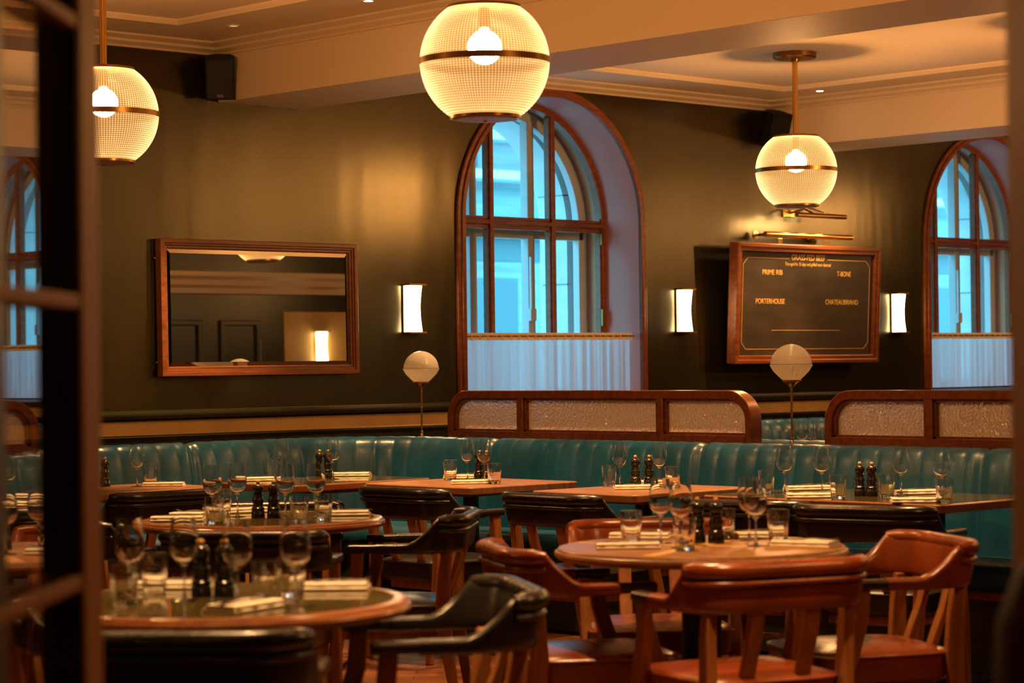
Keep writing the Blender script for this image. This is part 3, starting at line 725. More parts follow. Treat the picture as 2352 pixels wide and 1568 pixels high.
def banquette(name_label, p0, corner, p1, r, side, breaks, ztop=0.93):
    t = thing('banquette', name_label, 'banquette', (corner[0], corner[1], 0), 0)
    org = Vector((corner[0], corner[1]))
    pts = path_L(p0, corner, p1, r)
    # arc length
    S = [0.0]
    for (a, _), (b, _) in zip(pts, pts[1:]): S.append(S[-1]+(b-a).length)
    pitch = 0.118
    bs = []
    for bx in breaks:
        bv = Vector(bx); bs.append(min(range(len(pts)), key=lambda i: (pts[i][0]-bv).length))
    bset = [S[i] for i in bs]
    def nrm(tg): return Vector((-tg.y, tg.x))*side
    #        p (room side), z, bulge weight
    prof = [(-0.075, 0.50, 0), (-0.075, 0.86, 0.0), (-0.062, 0.905, 0.15), (-0.035, 0.925, 0.3), (0.0, 0.93, 0.4), (0.03, 0.918, 0.6), (0.052, 0.893, 0.85), (0.066, 0.85, 1), (0.078, 0.79, 1), (0.092, 0.70, 1), (0.104, 0.60, 1), (0.114, 0.50, 1), (0.118, 0.44, 1)]
    rows = []
    for (p, tg), s in zip(pts, S):
        q = abs(math.sin(PI*s/pitch)); bulge = 0.015*(q**0.24)-0.011
        db = min([abs(s-b) for b in bset] or [9]); dip = math.exp(-(db/0.022)**2)
        n = nrm(tg); row = []
        for pp, z, w in prof:
            off = pp+w*(bulge-0.022*dip)
            P = p+n*off-org
            row.append((P.x, P.y, z+(ztop-0.93)-(0.012*dip+0.004*(1-q**0.45))*(1 if z > 0.88 else 0)))
        rows.append(row)
    MB().rings(rows, closed_ring=False, cap=False).build('channelled_back', 'leather_teal', t, smooth=180)
    # seat
    sp = [(0.09, 0.455), (0.16, 0.476), (0.30, 0.482), (0.42, 0.478), (0.465, 0.466), (0.488, 0.44), (0.492, 0.40), (0.480, 0.365), (0.44, 0.355)]
    coarse = pts[::6]+[pts[-1]]
    rows = []
    cs = S[::6]+[S[-1]]
    for (p, tg), s in zip(coarse, cs):
        n = nrm(tg); db = min([abs(s-b) for b in bset] or [9]); dip = math.exp(-(db/0.03)**2)
        rows.append([((p+n*pp-org).x, (p+n*pp-org).y, z-0.012*dip) for pp, z in sp])
    MB().rings(rows, closed_ring=False, cap=False).build('seat', 'leather_teal', t, smooth=180)
    for nm, mt, pr in (('base', 'dark_paint', [(0.44, 0.36), (0.44, 0.02), (0.40, 0.0)]), ('base_rail', 'mahogany', [(0.44, 0.362), (0.462, 0.360), (0.462, 0.325), (0.44, 0.323)])):
        rows = [[((p+nrm(tg)*pp-org).x, (p+nrm(tg)*pp-org).y, z) for pp, z in pr] for p, tg in coarse]
        MB().rings(rows, closed_ring=False, cap=False).build(nm, mt, t, smooth=30)
    return t
banquette('long teal leather channelled banquette curving round the corner under the beam', (4.6, 10.15), (8.53, 10.15), (8.53, 3.2), 0.55, -1,
          [(7.29, 10.15), (8.53, 9.07), (8.53, 7.60), (8.53, 5.98)])
banquette('teal leather banquette of the next booth, glimpsed between the two glazed screens', (8.985, 3.2), (8.985, 10.15), (14.2, 10.15), 0.55, -1,
          [(8.985, 8.1), (8.985, 6.6), (11.0, 10.15), (12.6, 10.15)])

# ------------------------------------------------------------------ glazed screens between the booths
def screen(y0, y1, mull, label, hidden_far):
    mull = sorted(mull)
    X0, X1 = 8.715, 8.795; xo = (X0+X1)/2; zt = 1.176; r = 0.15; wd = 0.042; zb = 0.62
    t = thing('glazed_screen', label, 'screen', (xo, (y0+y1)/2, 0), 0, 'mahogany screens with hammered glass')
    yo = (y0+y1)/2; a, b = y0-yo, y1-yo; hx = (X1-X0)/2
    def outline(ins, zbot):
        rr = r-ins
        return [(a+ins, zbot)]+arc(a+ins+rr, zt-ins-rr, rr, PI, PI/2, 12)+arc(b-ins-rr, zt-ins-rr, rr, PI/2, 0, 12)+[(b-ins, zbot)]
    zg = 0.957
    f = MB(); f.ring_prism(outline(0, zb), outline(wd, zb), 'x', -hx, hx, closed=False)
    f.box(-hx+0.001, hx-0.001, a+0.01, b-0.01, 0.905, zg)
    for y in mull: f.box(-hx+0.0015, hx-0.0015, y-yo-0.024, y-yo+0.024, zb, zt-wd+0.005)
    f.build('frame', 'mahogany', t, smooth=30, bevel=0.004)
    bead = MB()
    o = outline(wd, zg); i = outline(wd+0.012, zg)
    bead.ring_prism(o, i, 'x', -0.022, 0.022, closed=False); bead.box(-0.022, 0.022, a+wd, b-wd, zg, zg+0.010)
    for y in mull: bead.box(-0.022, 0.022, y-yo-0.034, y-yo+0.034, zg, zt-wd)
    bead.build('glazing_bead', 'mahogany', t, smooth=30)
    MB().box(-0.018, 0.018, a+0.02, b-0.02, zb, 0.91).build('lower_panel', 'mahogany', t, smooth=0)
    ys = [a+wd*0.8]+[y-yo for y in mull]+[b-wd*0.8]
    full = outline(wd*0.8, zg-0.01)
    def ztop(y):
        c1 = a+r; c2 = b-r; rr = r-wd*0.8
        if y < c1: return zt-r+math.sqrt(max(0, rr**2-(c1-y)**2))
        if y > c2: return zt-r+math.sqrt(max(0, rr**2-(y-c2)**2))
        return zt-wd*0.8
    for q in range(len(ys)-1):
        n = 24; ya, yb = ys[q], ys[q+1]
        top = [(ya+(yb-ya)*j/n, ztop(ya+(yb-ya)*j/n)) for j in range(n+1)]
        top = [p_ for q_, p_ in enumerate(top) if q_ in (0, n) or abs(top[q_-1][1]-2*p_[1]+top[q_+1][1]) > 1e-7]; pl = [(ya, zg-0.01)]+top+[(yb, zg-0.01)]; MB().add([(0, a_, b_) for a_, b_ in pl], [tuple(range(len(pl)))]).build('hammered_pane', 'hammered_glass', t, smooth=0, face=(-1, 0, 0))
    return t
screen(7.475, 9.675, (9.10, 8.085), 'mahogany and hammered-glass screen in front of the arched window', False)
screen(4.30, 7.025, (6.43, 5.35), 'mahogany and hammered-glass screen beside the door post', False)

# ------------------------------------------------------------------ globe lamps on the banquette back
def bank_lamp(x, y, label, proto=[None]):
    if proto[0] is None:
        t = thing('globe_lamp', label, 'lamp', (x, y, 0.90), 0, 'brass globe lamps behind the banquette')
        R = 0.098; zc = 0.398
        MB().lathe([(0.0,R*0.995)]+[(R*math.sin(q), R*math.cos(q)) for q in [math.radians(a) for a in range(4, 91, 4)]], 64).build('upper_glass', 'prism_ring', t, smooth=180, loc=(0,0,zc))
        MB().lathe([(R+0.002,0.002),(R+0.002,-0.003),(R*0.86,-0.030),(R*0.70,-0.046),(R*0.60,-0.056),(R*0.42,-0.072)], 96, rfun=lambda a, z: 1+0.012*math.cos(36*a)).build('lower_glass', 'prism_rib', t, smooth=180, loc=(0,0,zc))
        MB().lathe([(0.036,0.333),(0.040,0.331),(0.040,0.318),(0.030,0.314),(0.016,0.300),(0.012,0.294),(0,0.294)], 32).build('gallery', 'brass', t, smooth=40)
        for q in (0.5, 2.6, 4.7): MB().tube([(0.038*math.cos(q), 0.038*math.sin(q), 0.325), (0.050*math.cos(q), 0.050*math.sin(q), 0.325)], 0.003, 8).build('thumb_screw', 'brass', t)
        st = [(0.0, 0.296), (0.0075, 0.296), (0.0075, 0.285), (0.0055, 0.283), (0.0055, 0.19), (0.0078, 0.188), (0.0078, 0.180), (0.0055, 0.178), (0.0055, 0.055), (0.0085, 0.053), (0.0085, 0.046), (0.0060, 0.044), (0.0085, 0.038), (0.0085, 0.0), (0, 0)]
        MB().lathe(st, 20).build('stem', 'brass', t, smooth=40)
        MB().lathe([(0,0.05),(0.010,0.045),(0.012,0.02),(0.010,0.0),(0,0)], 16).build('bulb', 'pale_enamel', t, loc=(0,0,0.345))
        proto[0] = t; return t
    return dup(proto[0], (x, y, 0.90), 0.4, label)
bank_lamp(8.62, 9.78, 'brass lamp with ribbed glass globe, standing left of the arched window')
bank_lamp(8.63, 7.15, 'brass lamp with ribbed glass globe, standing between the two screens')

# ------------------------------------------------------------------ tables
def rounded_rect(x0, x1, y0, y1, r, n=6):
    return arc(x1-r, y1-r, r, 0, PI/2, n)+arc(x0+r, y1-r, r, PI/2, PI, n)+arc(x0+r, y0+r, r, PI, 1.5*PI, n)+arc(x1-r, y0+r, r, 1.5*PI, 2*PI, n)
def pedestal(t, z, rcol=0.038, rbase=0.0, sq=True):
    MB().lathe([(0,z),(rcol,z),(rcol,0.03),(rcol+0.02,0.02),(0,0.02)], 24).build('column', 'black_iron', t, smooth=40)
    if sq: MB().prism(rounded_rect(-0.23, 0.23, -0.23, 0.23, 0.05), 'z', 0.0, 0.018).build('base', 'black_iron', t, smooth=30, bevel=0.004)
    else: MB().lathe([(0,0.035),(0.06,0.032),(0.19,0.016),(0.205,0.008),(0.205,0),(0,0)], 48).build('base', 'black_iron', t, smooth=30)
def square_table(x0, x1, y0, y1, label, gloss, r=0.03):
    cx, cy = (x0+x1)/2, (y0+y1)/2
    t = thing('dining_table', label, 'table', (cx, cy, 0))
    a, b, c, d = x0-cx, x1-cx, y0-cy, y1-cy
    MB().prism(rounded_rect(a, b, c, d, r), 'z', 0.714, 0.7495 if not gloss else 0.749).build('tabletop', 'walnut' if not gloss else 'walnut_edge', t, smooth=30, bevel=0.006, seg=3)
    if gloss: MB().prism(rounded_rect(a+0.012, b-0.012, c+0.012, d-0.012, r), 'z', 0.745, 0.7500).build('polished_inlay', 'gloss_top', t, smooth=0)
    MB().box(-0.16, 0.16, -0.16, 0.16, 0.690, 0.716).build('mounting_block', 'walnut_edge', t, smooth=0, bevel=0.003)
    if (d-c) > 1.0:
        for yy in (c+0.28, d-0.28):
            m = MB().lathe([(0,0.70),(0.034,0.70),(0.034,0.03),(0.05,0.02),(0,0.02)], 24, c=(0, yy, 0)); m.build('column', 'black_iron', t, smooth=40)
            MB().prism([(p[0], p[1]+yy) for p in rounded_rect(-0.23, 0.23, -0.17, 0.17, 0.05)], 'z', 0.0, 0.018).build('base', 'black_iron', t, smooth=30, bevel=0.004)
    else: pedestal(t, 0.695)
    return t
def round_table(cx, cy, r, label, gloss):
    t = thing('round_table', label, 'table', (cx, cy, 0))
    edge = [(0,0.712),(r-0.03,0.712),(r-0.012,0.716),(r-0.004,0.722),(r,0.730),(r-0.003,0.738),(r-0.010,0.741),(r-0.010,0.743),(r-0.014,0.748),(r-0.022,0.7500),(0,0.7500)]
    if gloss: edge = edge[:-2]+[(r-0.022,0.7495),(r-0.05,0.7495),(0,0.7480)]
    MB().lathe(edge, 96).build('tabletop', 'walnut_edge' if gloss else 'walnut', t, smooth=30)
    if gloss: MB().lathe([(0,0.7500),(r-0.045,0.7500),(r-0.045,0.7475),(0,0.7475)], 96).build('polished_inlay', 'gloss_top', t, smooth=30)
    else:
        m = MB()
        for q in (0.35, 0.35+PI/2): m.obox(Matrix.Rotation(q, 4, 'Z') @ Matrix.Translation((0, 0, 0.7500)), 2*r-0.07, 0.045, 0.0008)
        m.build('painted_light_strip', 'boxwood', t, smooth=0)  # bands of spotlight between shadows, painted onto the top as pale strips
    pedestal(t, 0.715, 0.05 if gloss else 0.062, sq=False)
    return t
TABLES = {'T1': (6.00, 6.80, 9.14, 9.74), 'T2': (7.00, 7.92, 8.90, 9.55), 'T3': (7.36, 8.07, 8.01, 8.79), 'T4': (7.34, 8.13, 6.95, 7.60), 'T5': (7.53, 8.25, 5.50, 6.745)}
ROUND = {'T6': (5.44, 7.09, 0.467), 'T7': (3.475, 4.69, 0.465), 'T8': (5.455, 4.89, 0.455)}
square_table(*TABLES['T1'], 'small wooden table at the far left end of the banquette', False, 0.07)
square_table(*TABLES['T2'], 'gloss-topped table tucked into the curve of the banquette', True, 0.05)
square_table(*TABLES['T3'], 'square plain walnut table set cornerwise at the centre, before the middle screen', False)
square_table(*TABLES['T4'], 'square plain walnut table between the long gloss table and its twin', False)
square_table(*TABLES['T5'], 'long gloss-topped table at the right before the banquette', True)
round_table(*ROUND['T6'], 'round gloss-topped table in the middle at the left, behind the nearest one', True)
round_table(*ROUND['T7'], 'nearest round gloss-topped table, blurred beside the glazed door', True)
round_table(*ROUND['T8'], 'round walnut table ringed by tan leather chairs', False)
square_table(9.30, 10.0, 7.35, 8.05, 'table of the next booth, hidden behind the banquette', False)
square_table(10.7, 11.4, 8.75, 9.45, 'table by the wall in the next booth, hidden behind the banquette', False)

# ------------------------------------------------------------------ captain's chairs
def make_chair(name, label, leather, armmat, group):
    t = thing(name, label, 'chair', (0,0,0), 0, group)
    hw, xb, rc, xt = 0.262, -0.262, 0.115, 0.14
    # centre line of arm and back: tip -> arm -> corner -> back -> corner -> arm -> tip (right half mirrored)
    half = []
    xs = [xt-(xt-(xb+rc))*i/10 for i in range(11)]
    for x in xs: half.append((x, hw-0.010*(x-xb-rc)/(xt-xb-rc), 0, 1.0))
    for i in range(1, 13):
        q = i/12*PI/2; half.append((xb+rc-rc*math.sin(q), hw-rc+rc*math.cos(q), 0, 0))
    for i in range(1, 8): half.append((xb, (hw-rc)*(1-i/7), 0, 0))
    line = [(p[0], p[1]) for p in half]; line = line+[(x, -y) for x, y in line[-2::-1]]
    n = len(line)
    s = [0.0]
    for i in range(1, n): s.append(s[-1]+math.dist(line[i], line[i-1]))
    tot = s[-1]
    def hgt(i):
        d = min(s[i], tot-s[i]); a, b = 0.222, 0.324
        u = max(0, min(1, (d-a)/(b-a))); return 0.65*(1-math.sqrt(1-u*u))+0.35*u*u*(3-2*u)
    def section(i, w0, w1):
        x, y = line[i]
        x2, y2 = line[min(i+1, n-1)]; x1, y1 = line[max(i-1, 0)]
        tx, ty = x2-x1, y2-y1; l = math.hypot(tx, ty); nx, ny = -ty/l, tx/l       # outward normal
        if nx*x+ny*y < 0: nx, ny = -nx, -ny
        h = hgt(i); return x, y, nx, ny, h
    def ring(i, zb, zt, wb, wt, lean):
        x, y, nx, ny, h = section(i, 0, 0)
        pts = []
        m = 20
        for k in range(m):
            q = 2*PI*k/m; c, sn = math.cos(q), math.sin(q)
            ex = math.copysign(abs(c)**0.55, c); ez = math.copysign(abs(sn)**0.55, sn)
            v = (ez+1)/2; w = wb+(wt-wb)*v; z = zb+(zt-zb)*v
            o = ex*w/2+lean*v
            pts.append((x+nx*o, y+ny*o, z))
        return pts
    i0 = 4
    rg = []
    for i in range(i0, n-i0):
        h = hgt(i); zt = 0.672+0.092*h; zb = 0.634
        rg.append(ring(i, zb, zt, 0.052-0.006*h, 0.052-0.022*h, 0.022*h))
    MB().rings(rg).build('backrest', leather, t, smooth=60)
    # dark polished arm ends
    for a, b in ((0, i0+1), (n-i0-2, n-1)):
        rr = [ring(i, 0.638, 0.670, 0.050, 0.050, 0) for i in range(a, b+1)]
        MB().rings(rr).build('arm_end', armmat, t, smooth=60, bevel=0.004)
    # rolled top with its piping on the outside of the back
    ii = [i for i in range(n) if hgt(i) > 0.93]
    top = []; pip = []
    for i in ii:
        x, y, nx, ny, h = section(i, 0, 0)
        f = min(1, (min(i-ii[0], ii[-1]-i)+1)/3)
        top.append(((x+nx*0.026, y+ny*0.026, 0.752), 0.024*(0.55+0.45*f))); pip.append(((x+nx*0.034, y+ny*0.034, 0.717), 0.0095*(0.4+0.6*f)))
    MB().tube([p for p, _ in top], [r for _, r in top], 14).build('top_roll', leather, t, smooth=60)
    MB().tube([p for p, _ in pip], [r for _, r in pip], 10).build('piping', leather, t, smooth=60)
    # seat cushion, crowned, with a piped edge
    def outline(g, z):
        pts = rounded_rect(-0.215-g, 0.235+g, -0.225-g, 0.225+g, 0.07, 6)
        return [(x, y*(0.93+0.14*(x+0.215)/0.45), z) for x, y in pts]
    MB().rings([outline(-0.02, 0.352), outline(-0.004, 0.358), outline(0.0, 0.372), outline(0.002, 0.425), outline(0.005, 0.436), outline(-0.002, 0.444), outline(-0.03, 0.452), outline(-0.09, 0.461), outline(-0.16, 0.465)]).build('seat', leather, t, smooth=60)
    o = outline(0.003, 0.437); MB().tube(o+[o[0]], 0.0055, 8, cap=False).build('seat_piping', leather, t, smooth=60)
    MB().rings([outline(-0.03, 0.318), outline(-0.03, 0.354)]).build('seat_rail', 'leg_wood', t, smooth=30)
    def leg(pts, ws):
        rings = []
        for (x, y, z), (wx, wy) in zip(pts, ws): rings.append([(x-wx/2, y-wy/2, z), (x+wx/2, y-wy/2, z), (x+wx/2, y+wy/2, z), (x-wx/2, y+wy/2, z)])
        MB().rings(rings).build('leg', 'leg_wood', t, smooth=50, bevel=0.004)
    for sy in (-1, 1):
        leg([(0.215, sy*0.235, 0), (0.205, sy*0.236, 0.15), (0.178, sy*0.240, 0.32), (0.135, sy*0.246, 0.45), (0.105, sy*0.250, 0.55), (0.098, sy*0.252, 0.64)],
            [(0.030, 0.030), (0.036, 0.033), (0.050, 0.036), (0.052, 0.036), (0.046, 0.034), (0.044, 0.034)])
        leg([(-0.262, sy*0.205, 0), (-0.240, sy*0.207, 0.16), (-0.215, sy*0.212, 0.33), (-0.208, sy*0.216, 0.45), (-0.214, sy*0.218, 0.56), (-0.225, sy*0.218, 0.642)],
            [(0.030, 0.028), (0.036, 0.030), (0.050, 0.034), (0.052, 0.034), (0.046, 0.032), (0.042, 0.030)])
        m = MB(); rr = []
        for z, x in ((0.44, -0.190), (0.50, -0.212), (0.56, -0.236), (0.642, -0.258)): rr.append([(x-0.011, sy*0.088-0.022, z), (x+0.011, sy*0.088-0.022, z), (x+0.011, sy*0.088+0.022, z), (x-0.011, sy*0.088+0.022, z)])
        m.rings(rr).build('back_slat', 'leg_wood', t, smooth=50, bevel=0.003)
    MB().tube([(0.20, -0.23, 0.19), (0.20, 0.23, 0.19)], 0.011, 8).build('stretcher', 'leg_wood', t)
    return t
black0 = make_chair('captains_chair', '', 'leather_black', 'arm_wood_dark', 'black leather captain chairs')
tan0 = make_chair('captains_chair', '', 'leather_tan', 'arm_wood_dark', 'tan leather captain chairs')
used = set()
def chair(kind, x, y, deg, label):
    p = black0 if kind == 'b' else tan0
    if kind not in used:
        used.add(kind); p.location = (x, y, 0); p.rotation_euler = (0, 0, math.radians(deg)); p['label'] = label; return p
    return dup(p, (x, y, 0), math.radians(deg), label)
chair('b', 6.14, 8.927, 90, 'black leather captain chair with its back to us, drawn up to the far left table')
chair('b', 7.145, 7.982, 0, 'black leather captain chair drawn up to the cornerwise walnut table')
chair('b', 7.176, 7.073, 0, 'black leather captain chair seen from behind, at the walnut table left of the long table')
chair('b', 7.288, 6.165, 12, 'black leather captain chair half hidden by the black mills on the round walnut table')
chair('b', 7.272, 5.567, 15, 'black leather captain chair at the right end of the long gloss table')
chair('b', 5.758, 6.698, 131, 'black leather captain chair side-on, right of the middle round table')
chair('b', 3.833, 4.394, 148, 'nearest black leather captain chair side-on, bottom centre beside the near round table')
chair('b', 4.953, 6.485, 40, 'black leather captain chair with its back to us, between the two round gloss tables')
chair('b', 3.057, 4.223, 43, 'blurred black leather captain chair at the bottom left corner')
chair('b', 4.97, 7.37, 0, 'black leather captain chair cut off by the glazed door, left of the middle round table')
chair('b', 5.72, 7.39, 232, 'black leather captain chair on the far side of the middle round table, facing us')
chair('t', 5.125, 5.06, -30, 'tan leather captain chair left of the round walnut table')
chair('t', 5.083, 4.413, 70, 'tan leather captain chair with its back to us, before the round walnut table')
chair('t', 5.755, 4.505, 150, 'tan leather captain chair right of the round walnut table, by the door post')
chair('t', 5.82, 5.42, 228, 'tan leather captain chair on the far side of the round walnut table')

# ------------------------------------------------------------------ table settings
ZT = 0.7500
PROTO = {}
def proto(kind):
    if kind in PROTO: return PROTO[kind]
    if kind == 'wine':
        t = thing('wine_glass', '', 'wine glass', (0,0,0), 0, 'wine glasses')
        out = [(0.004,0.083),(0.010,0.088),(0.022,0.098),(0.032,0.112),(0.036,0.128),(0.0365,0.140),(0.035,0.160),(0.032,0.182),(0.0295,0.203)]
        inn = [(0.0285,0.203),(0.031,0.182),(0.034,0.160),(0.0355,0.140),(0.0348,0.128),(0.0308,0.113),(0.0208,0.100),(0.009,0.0915),(0,0.0895)]
        MB().lathe([(0,0.083)]+out+inn, 40).build('bowl', 'clear_glass', t, smooth=60)
        MB().lathe([(0,0.0832),(0.0042,0.0832),(0.0036,0.07),(0.0034,0.03),(0.0042,0.012),(0.008,0.005),(0,0.0048)], 20).build('stem', 'clear_glass', t, smooth=60)
        MB().lathe([(0,0.0052),(0.010,0.0045),(0.030,0.0020),(0.0325,0.0012),(0.0325,0.0002),(0,0.0002)], 40).build('foot', 'clear_glass', t, smooth=60)
    elif kind == 'tumb':
        fl = lambda a, z: 1.0 if z > 0.078 else 1+0.040*math.cos(9*a)
        m = MB().lathe([(0,0.0003),(0.027,0.0003),(0.0285,0.004),(0.0305,0.03),(0.0335,0.070),(0.0350,0.078),(0.0362,0.098),(0.0345,0.0985),(0.0332,0.078),(0.0315,0.068),(0.0270,0.022),(0.0235,0.014),(0,0.012)], 54, rfun=fl)
        t = m.build('tumbler', 'clear_glass', None, smooth=50); tag(t, '', 'tumbler', 'fluted water tumblers')
    elif kind == 'mill':
        t = thing('pepper_mill', '', 'mill', (0,0,0), 0, 'black turned table mills')
        MB().lathe([(0,0),(0.0255,0),(0.0262,0.004),(0.0255,0.026),(0.0230,0.029),(0.0250,0.033),(0.0252,0.038),(0.0205,0.042),(0.0190,0.050),(0.0215,0.060),(0.0225,0.066),(0.0205,0.074),(0.0168,0.082),(0.0172,0.086),(0.0192,0.088),(0.0192,0.091),(0.016,0.094),(0,0.095)], 28).build('body', 'black_lacquer', t, smooth=40)
        MB().lathe([(0,0.094),(0.0165,0.095),(0.0198,0.100),(0.0215,0.109),(0.0205,0.118),(0.0165,0.125),(0.008,0.129),(0,0.130)], 28).build('head', 'black_lacquer', t, smooth=40)
        MB().lathe([(0,0.128),(0.005,0.129),(0.0078,0.133),(0.0078,0.139),(0.005,0.143),(0,0.144)], 18).build('knob', 'boxwood', t, smooth=40)
    elif kind == 'nap':
        # folded cloth: three soft layers with rounded folds, extruded along its length
        pr = []
        w = 0.050
        def layer(z0, z1, y0, y1):
            n = 6; h = (z1-z0)/2; zc = (z0+z1)/2
            return [(y0+h+h*math.cos(q), zc+h*math.sin(q)) for q in [PI/2+PI*i/n for i in range(n+1)]]+[(y1-h+h*math.cos(q), zc+h*math.sin(q)) for q in [-PI/2+PI*i/n for i in range(n+1)]]
        m = MB()
        for z0, z1, y0, y1, l0, l1 in ((0.0, 0.0092, -w, w, -0.098, 0.098), (0.0088, 0.0190, -w+0.003, w-0.010, -0.097, 0.095)):
            L_ = layer(z0, z1, y0, y1); rings = []
            for i in range(13):
                x = l0+(l1-l0)*i/12; e = 0.0012*math.sin(i*1.7+z0*300)
                rings.append([(x, y+e, z+(abs(e) if z0 > 0 else 0)) for y, z in L_])
            m.rings(rings)
        t = m.build('folded_napkin', 'linen', None, smooth=50); tag(t, '', 'napkin', 'folded linen napkins')
    elif kind == 'fork':
        m = MB()
        def strip(pts):   # (x, halfwidth, z)
            rings = [[(x, -w, z-0.0011), (x, w, z-0.0011), (x, w, z+0.0011), (x, -w, z+0.0011)] for x, w, z in pts]; m.rings(rings)
        strip([(-0.100, 0.007, 0.0015), (-0.09, 0.0085, 0.0016), (-0.03, 0.0045, 0.004), (0.02, 0.003, 0.007), (0.045, 0.004, 0.0055), (0.055, 0.011, 0.004)])
        for k in range(4):
            y = -0.0098+k*0.00653
            m.rings([[(x, y-0.0014, z-0.001), (x, y+0.0014, z-0.001), (x, y+0.0014, z+0.001), (x, y-0.0014, z+0.001)] for x, z in ((0.053, 0.004), (0.075, 0.004), (0.095, 0.009))])
        t = m.build('fork', 'steel', None, smooth=40); tag(t, '', 'fork', 'forks on the napkins')
    elif kind == 'knife':
        m = MB()
        m.rings([[(x, -w, z-0.0013), (x, w, z-0.0013), (x, w, z+0.0013), (x, -w, z+0.0013)] for x, w, z in ((-0.105, 0.006, 0.002), (-0.095, 0.0078, 0.002), (-0.01, 0.0055, 0.003), (0.0, 0.005, 0.003))])
        m.add([(-0.002,-0.005,0.0022),(0.07,-0.007,0.0022),(0.10,0.003,0.0022),(0.10,0.006,0.0022),(-0.002,0.006,0.0022),(-0.002,-0.005,0.0034),(0.07,-0.007,0.0030),(0.10,0.003,0.0030),(0.10,0.006,0.0036),(-0.002,0.006,0.0038)],
              [(0,1,2,3,4),(9,8,7,6,5),(0,5,6,1),(1,6,7,2),(2,7,8,3),(3,8,9,4),(4,9,5,0)])
        t = m.build('table_knife', 'steel', None, smooth=40); tag(t, '', 'knife', 'knives on the napkins')
    PROTO[kind] = [t, False]
    return PROTO[kind]
def put(kind, x, y, z, rz, label):
    p = proto(kind)
    if not p[1]:
        p[1] = True; t = p[0]; t.location = (x, y, z); t.rotation_euler = (0, 0, rz); t['label'] = label; return t
    return dup(p[0], (x, y, z), rz, label)

ITEMS = {
 'T1': {'mill': [(6.438, 9.625), (6.402, 9.676)], 'wine': [(6.517, 9.468)], 'tumb': [(6.689, 9.604)], 'nap': [(6.628, 9.405, -43)]},
 'T2': {'mill': [(7.608, 9.425), (7.601, 9.353)], 'wine': [(7.424, 9.50), (7.528, 9.22)], 'tumb': [(7.340, 9.49)], 'nap': [(7.19, 9.43, -30), (7.80, 9.40, -50)]},
 'T3': {'mill': [(7.933, 8.576), (7.927, 8.512)], 'wine': [(7.842, 8.561), (7.800, 8.393)], 'tumb': [(7.790, 8.63), (7.657, 8.17)], 'nap': [(7.609, 8.28, -40), (7.95, 8.70, -60)]},
 'T4': {'mill': [(7.880, 7.46), (7.930, 7.42)], 'wine': [(7.860, 7.54), (7.900, 7.33)], 'tumb': [(7.790, 7.54), (7.847, 7.20)], 'nap': [(7.70, 7.29, -40), (8.04, 7.51, -45)]},
 'T5': {'mill': [(7.834, 6.129), (7.837, 6.069)], 'wine': [(7.823, 6.526), (7.860, 6.351), (7.941, 5.998), (7.812, 5.696)], 'tumb': [(7.790, 6.600), (7.600, 6.06), (7.772, 5.944), (7.640, 5.56)], 'nap': [(8.077, 6.61, -35), (7.63, 6.23, -45), (8.068, 6.02, -35), (7.61, 5.675, -47)]},
 'T6': {'mill': [(5.439, 7.110), (5.476, 7.062)], 'wine': [(5.289, 7.193), (5.433, 7.230), (5.475, 6.990), (5.571, 6.925)], 'tumb': [(5.125, 6.960), (5.469, 7.371), (5.359, 6.760), (5.504, 6.80)], 'nap': [(5.15, 7.22, -43), (5.327, 7.342, -60), (5.735, 6.96, -44), (5.60, 7.43, -20)]},
 'T7': {'mill': [(3.483, 4.787), (3.518, 4.740)], 'wine': [(3.300, 4.830), (3.401, 4.745), (3.411, 4.544), (3.490, 4.420)], 'tumb': [(3.235, 4.760), (3.473, 4.976), (3.511, 4.562), (3.620, 4.600)], 'nap': [(3.815, 4.687, -46), (3.36, 4.45, 15), (3.135, 4.90, -43), (3.58, 5.03, -50)]},
 'T8': {'mill': [(5.530, 4.970), (5.552, 4.912)], 'wine': [(5.441, 5.045), (5.345, 4.871), (5.702, 4.905), (5.534, 4.734)], 'tumb': [(5.424, 5.157), (5.272, 4.790), (5.680, 4.990), (5.746, 4.822)], 'nap': [(5.231, 4.990, -43), (5.56, 5.24, -58), (5.80, 4.97, -46), (5.61, 4.60, -75)]},
}
TN = {'T1': 'the far left wooden table', 'T2': 'the gloss table in the banquette curve', 'T3': 'the cornerwise walnut table', 'T4': 'the walnut table before the long table',
      'T5': 'the long gloss table', 'T6': 'the middle round gloss table', 'T7': 'the nearest round gloss table', 'T8': 'the round walnut table'}
RAX = Vector((0.724, -0.690))
def ranks(lst): 
    # order along the picture: leftmost first
    import_key = lambda p: (Vector(p[:2]).dot(RAX)/Vector(p[:2]).dot(Vector((0.690, 0.724))))
    o = sorted(lst, key=import_key); return {id(p): i for i, p in enumerate(o)}
ORD = {1: ['the only'], 2: ['left-hand', 'right-hand'], 4: ['leftmost', 'second from left', 'third from left', 'rightmost']}
def word(kind, r, n, tn):
    base = {'wine': 'stemmed wine glass', 'tumb': 'fluted water tumbler', 'mill': 'black mill with boxwood knob', 'nap': 'folded white napkin'}[kind]
    o = ORD[n][r]
    if n == 1: return '%s %s on %s' % ('the only', base, tn)
    return '%s %s on %s' % (o, base, tn) if n == 2 else '%s, %s on %s' % (base, o, tn)
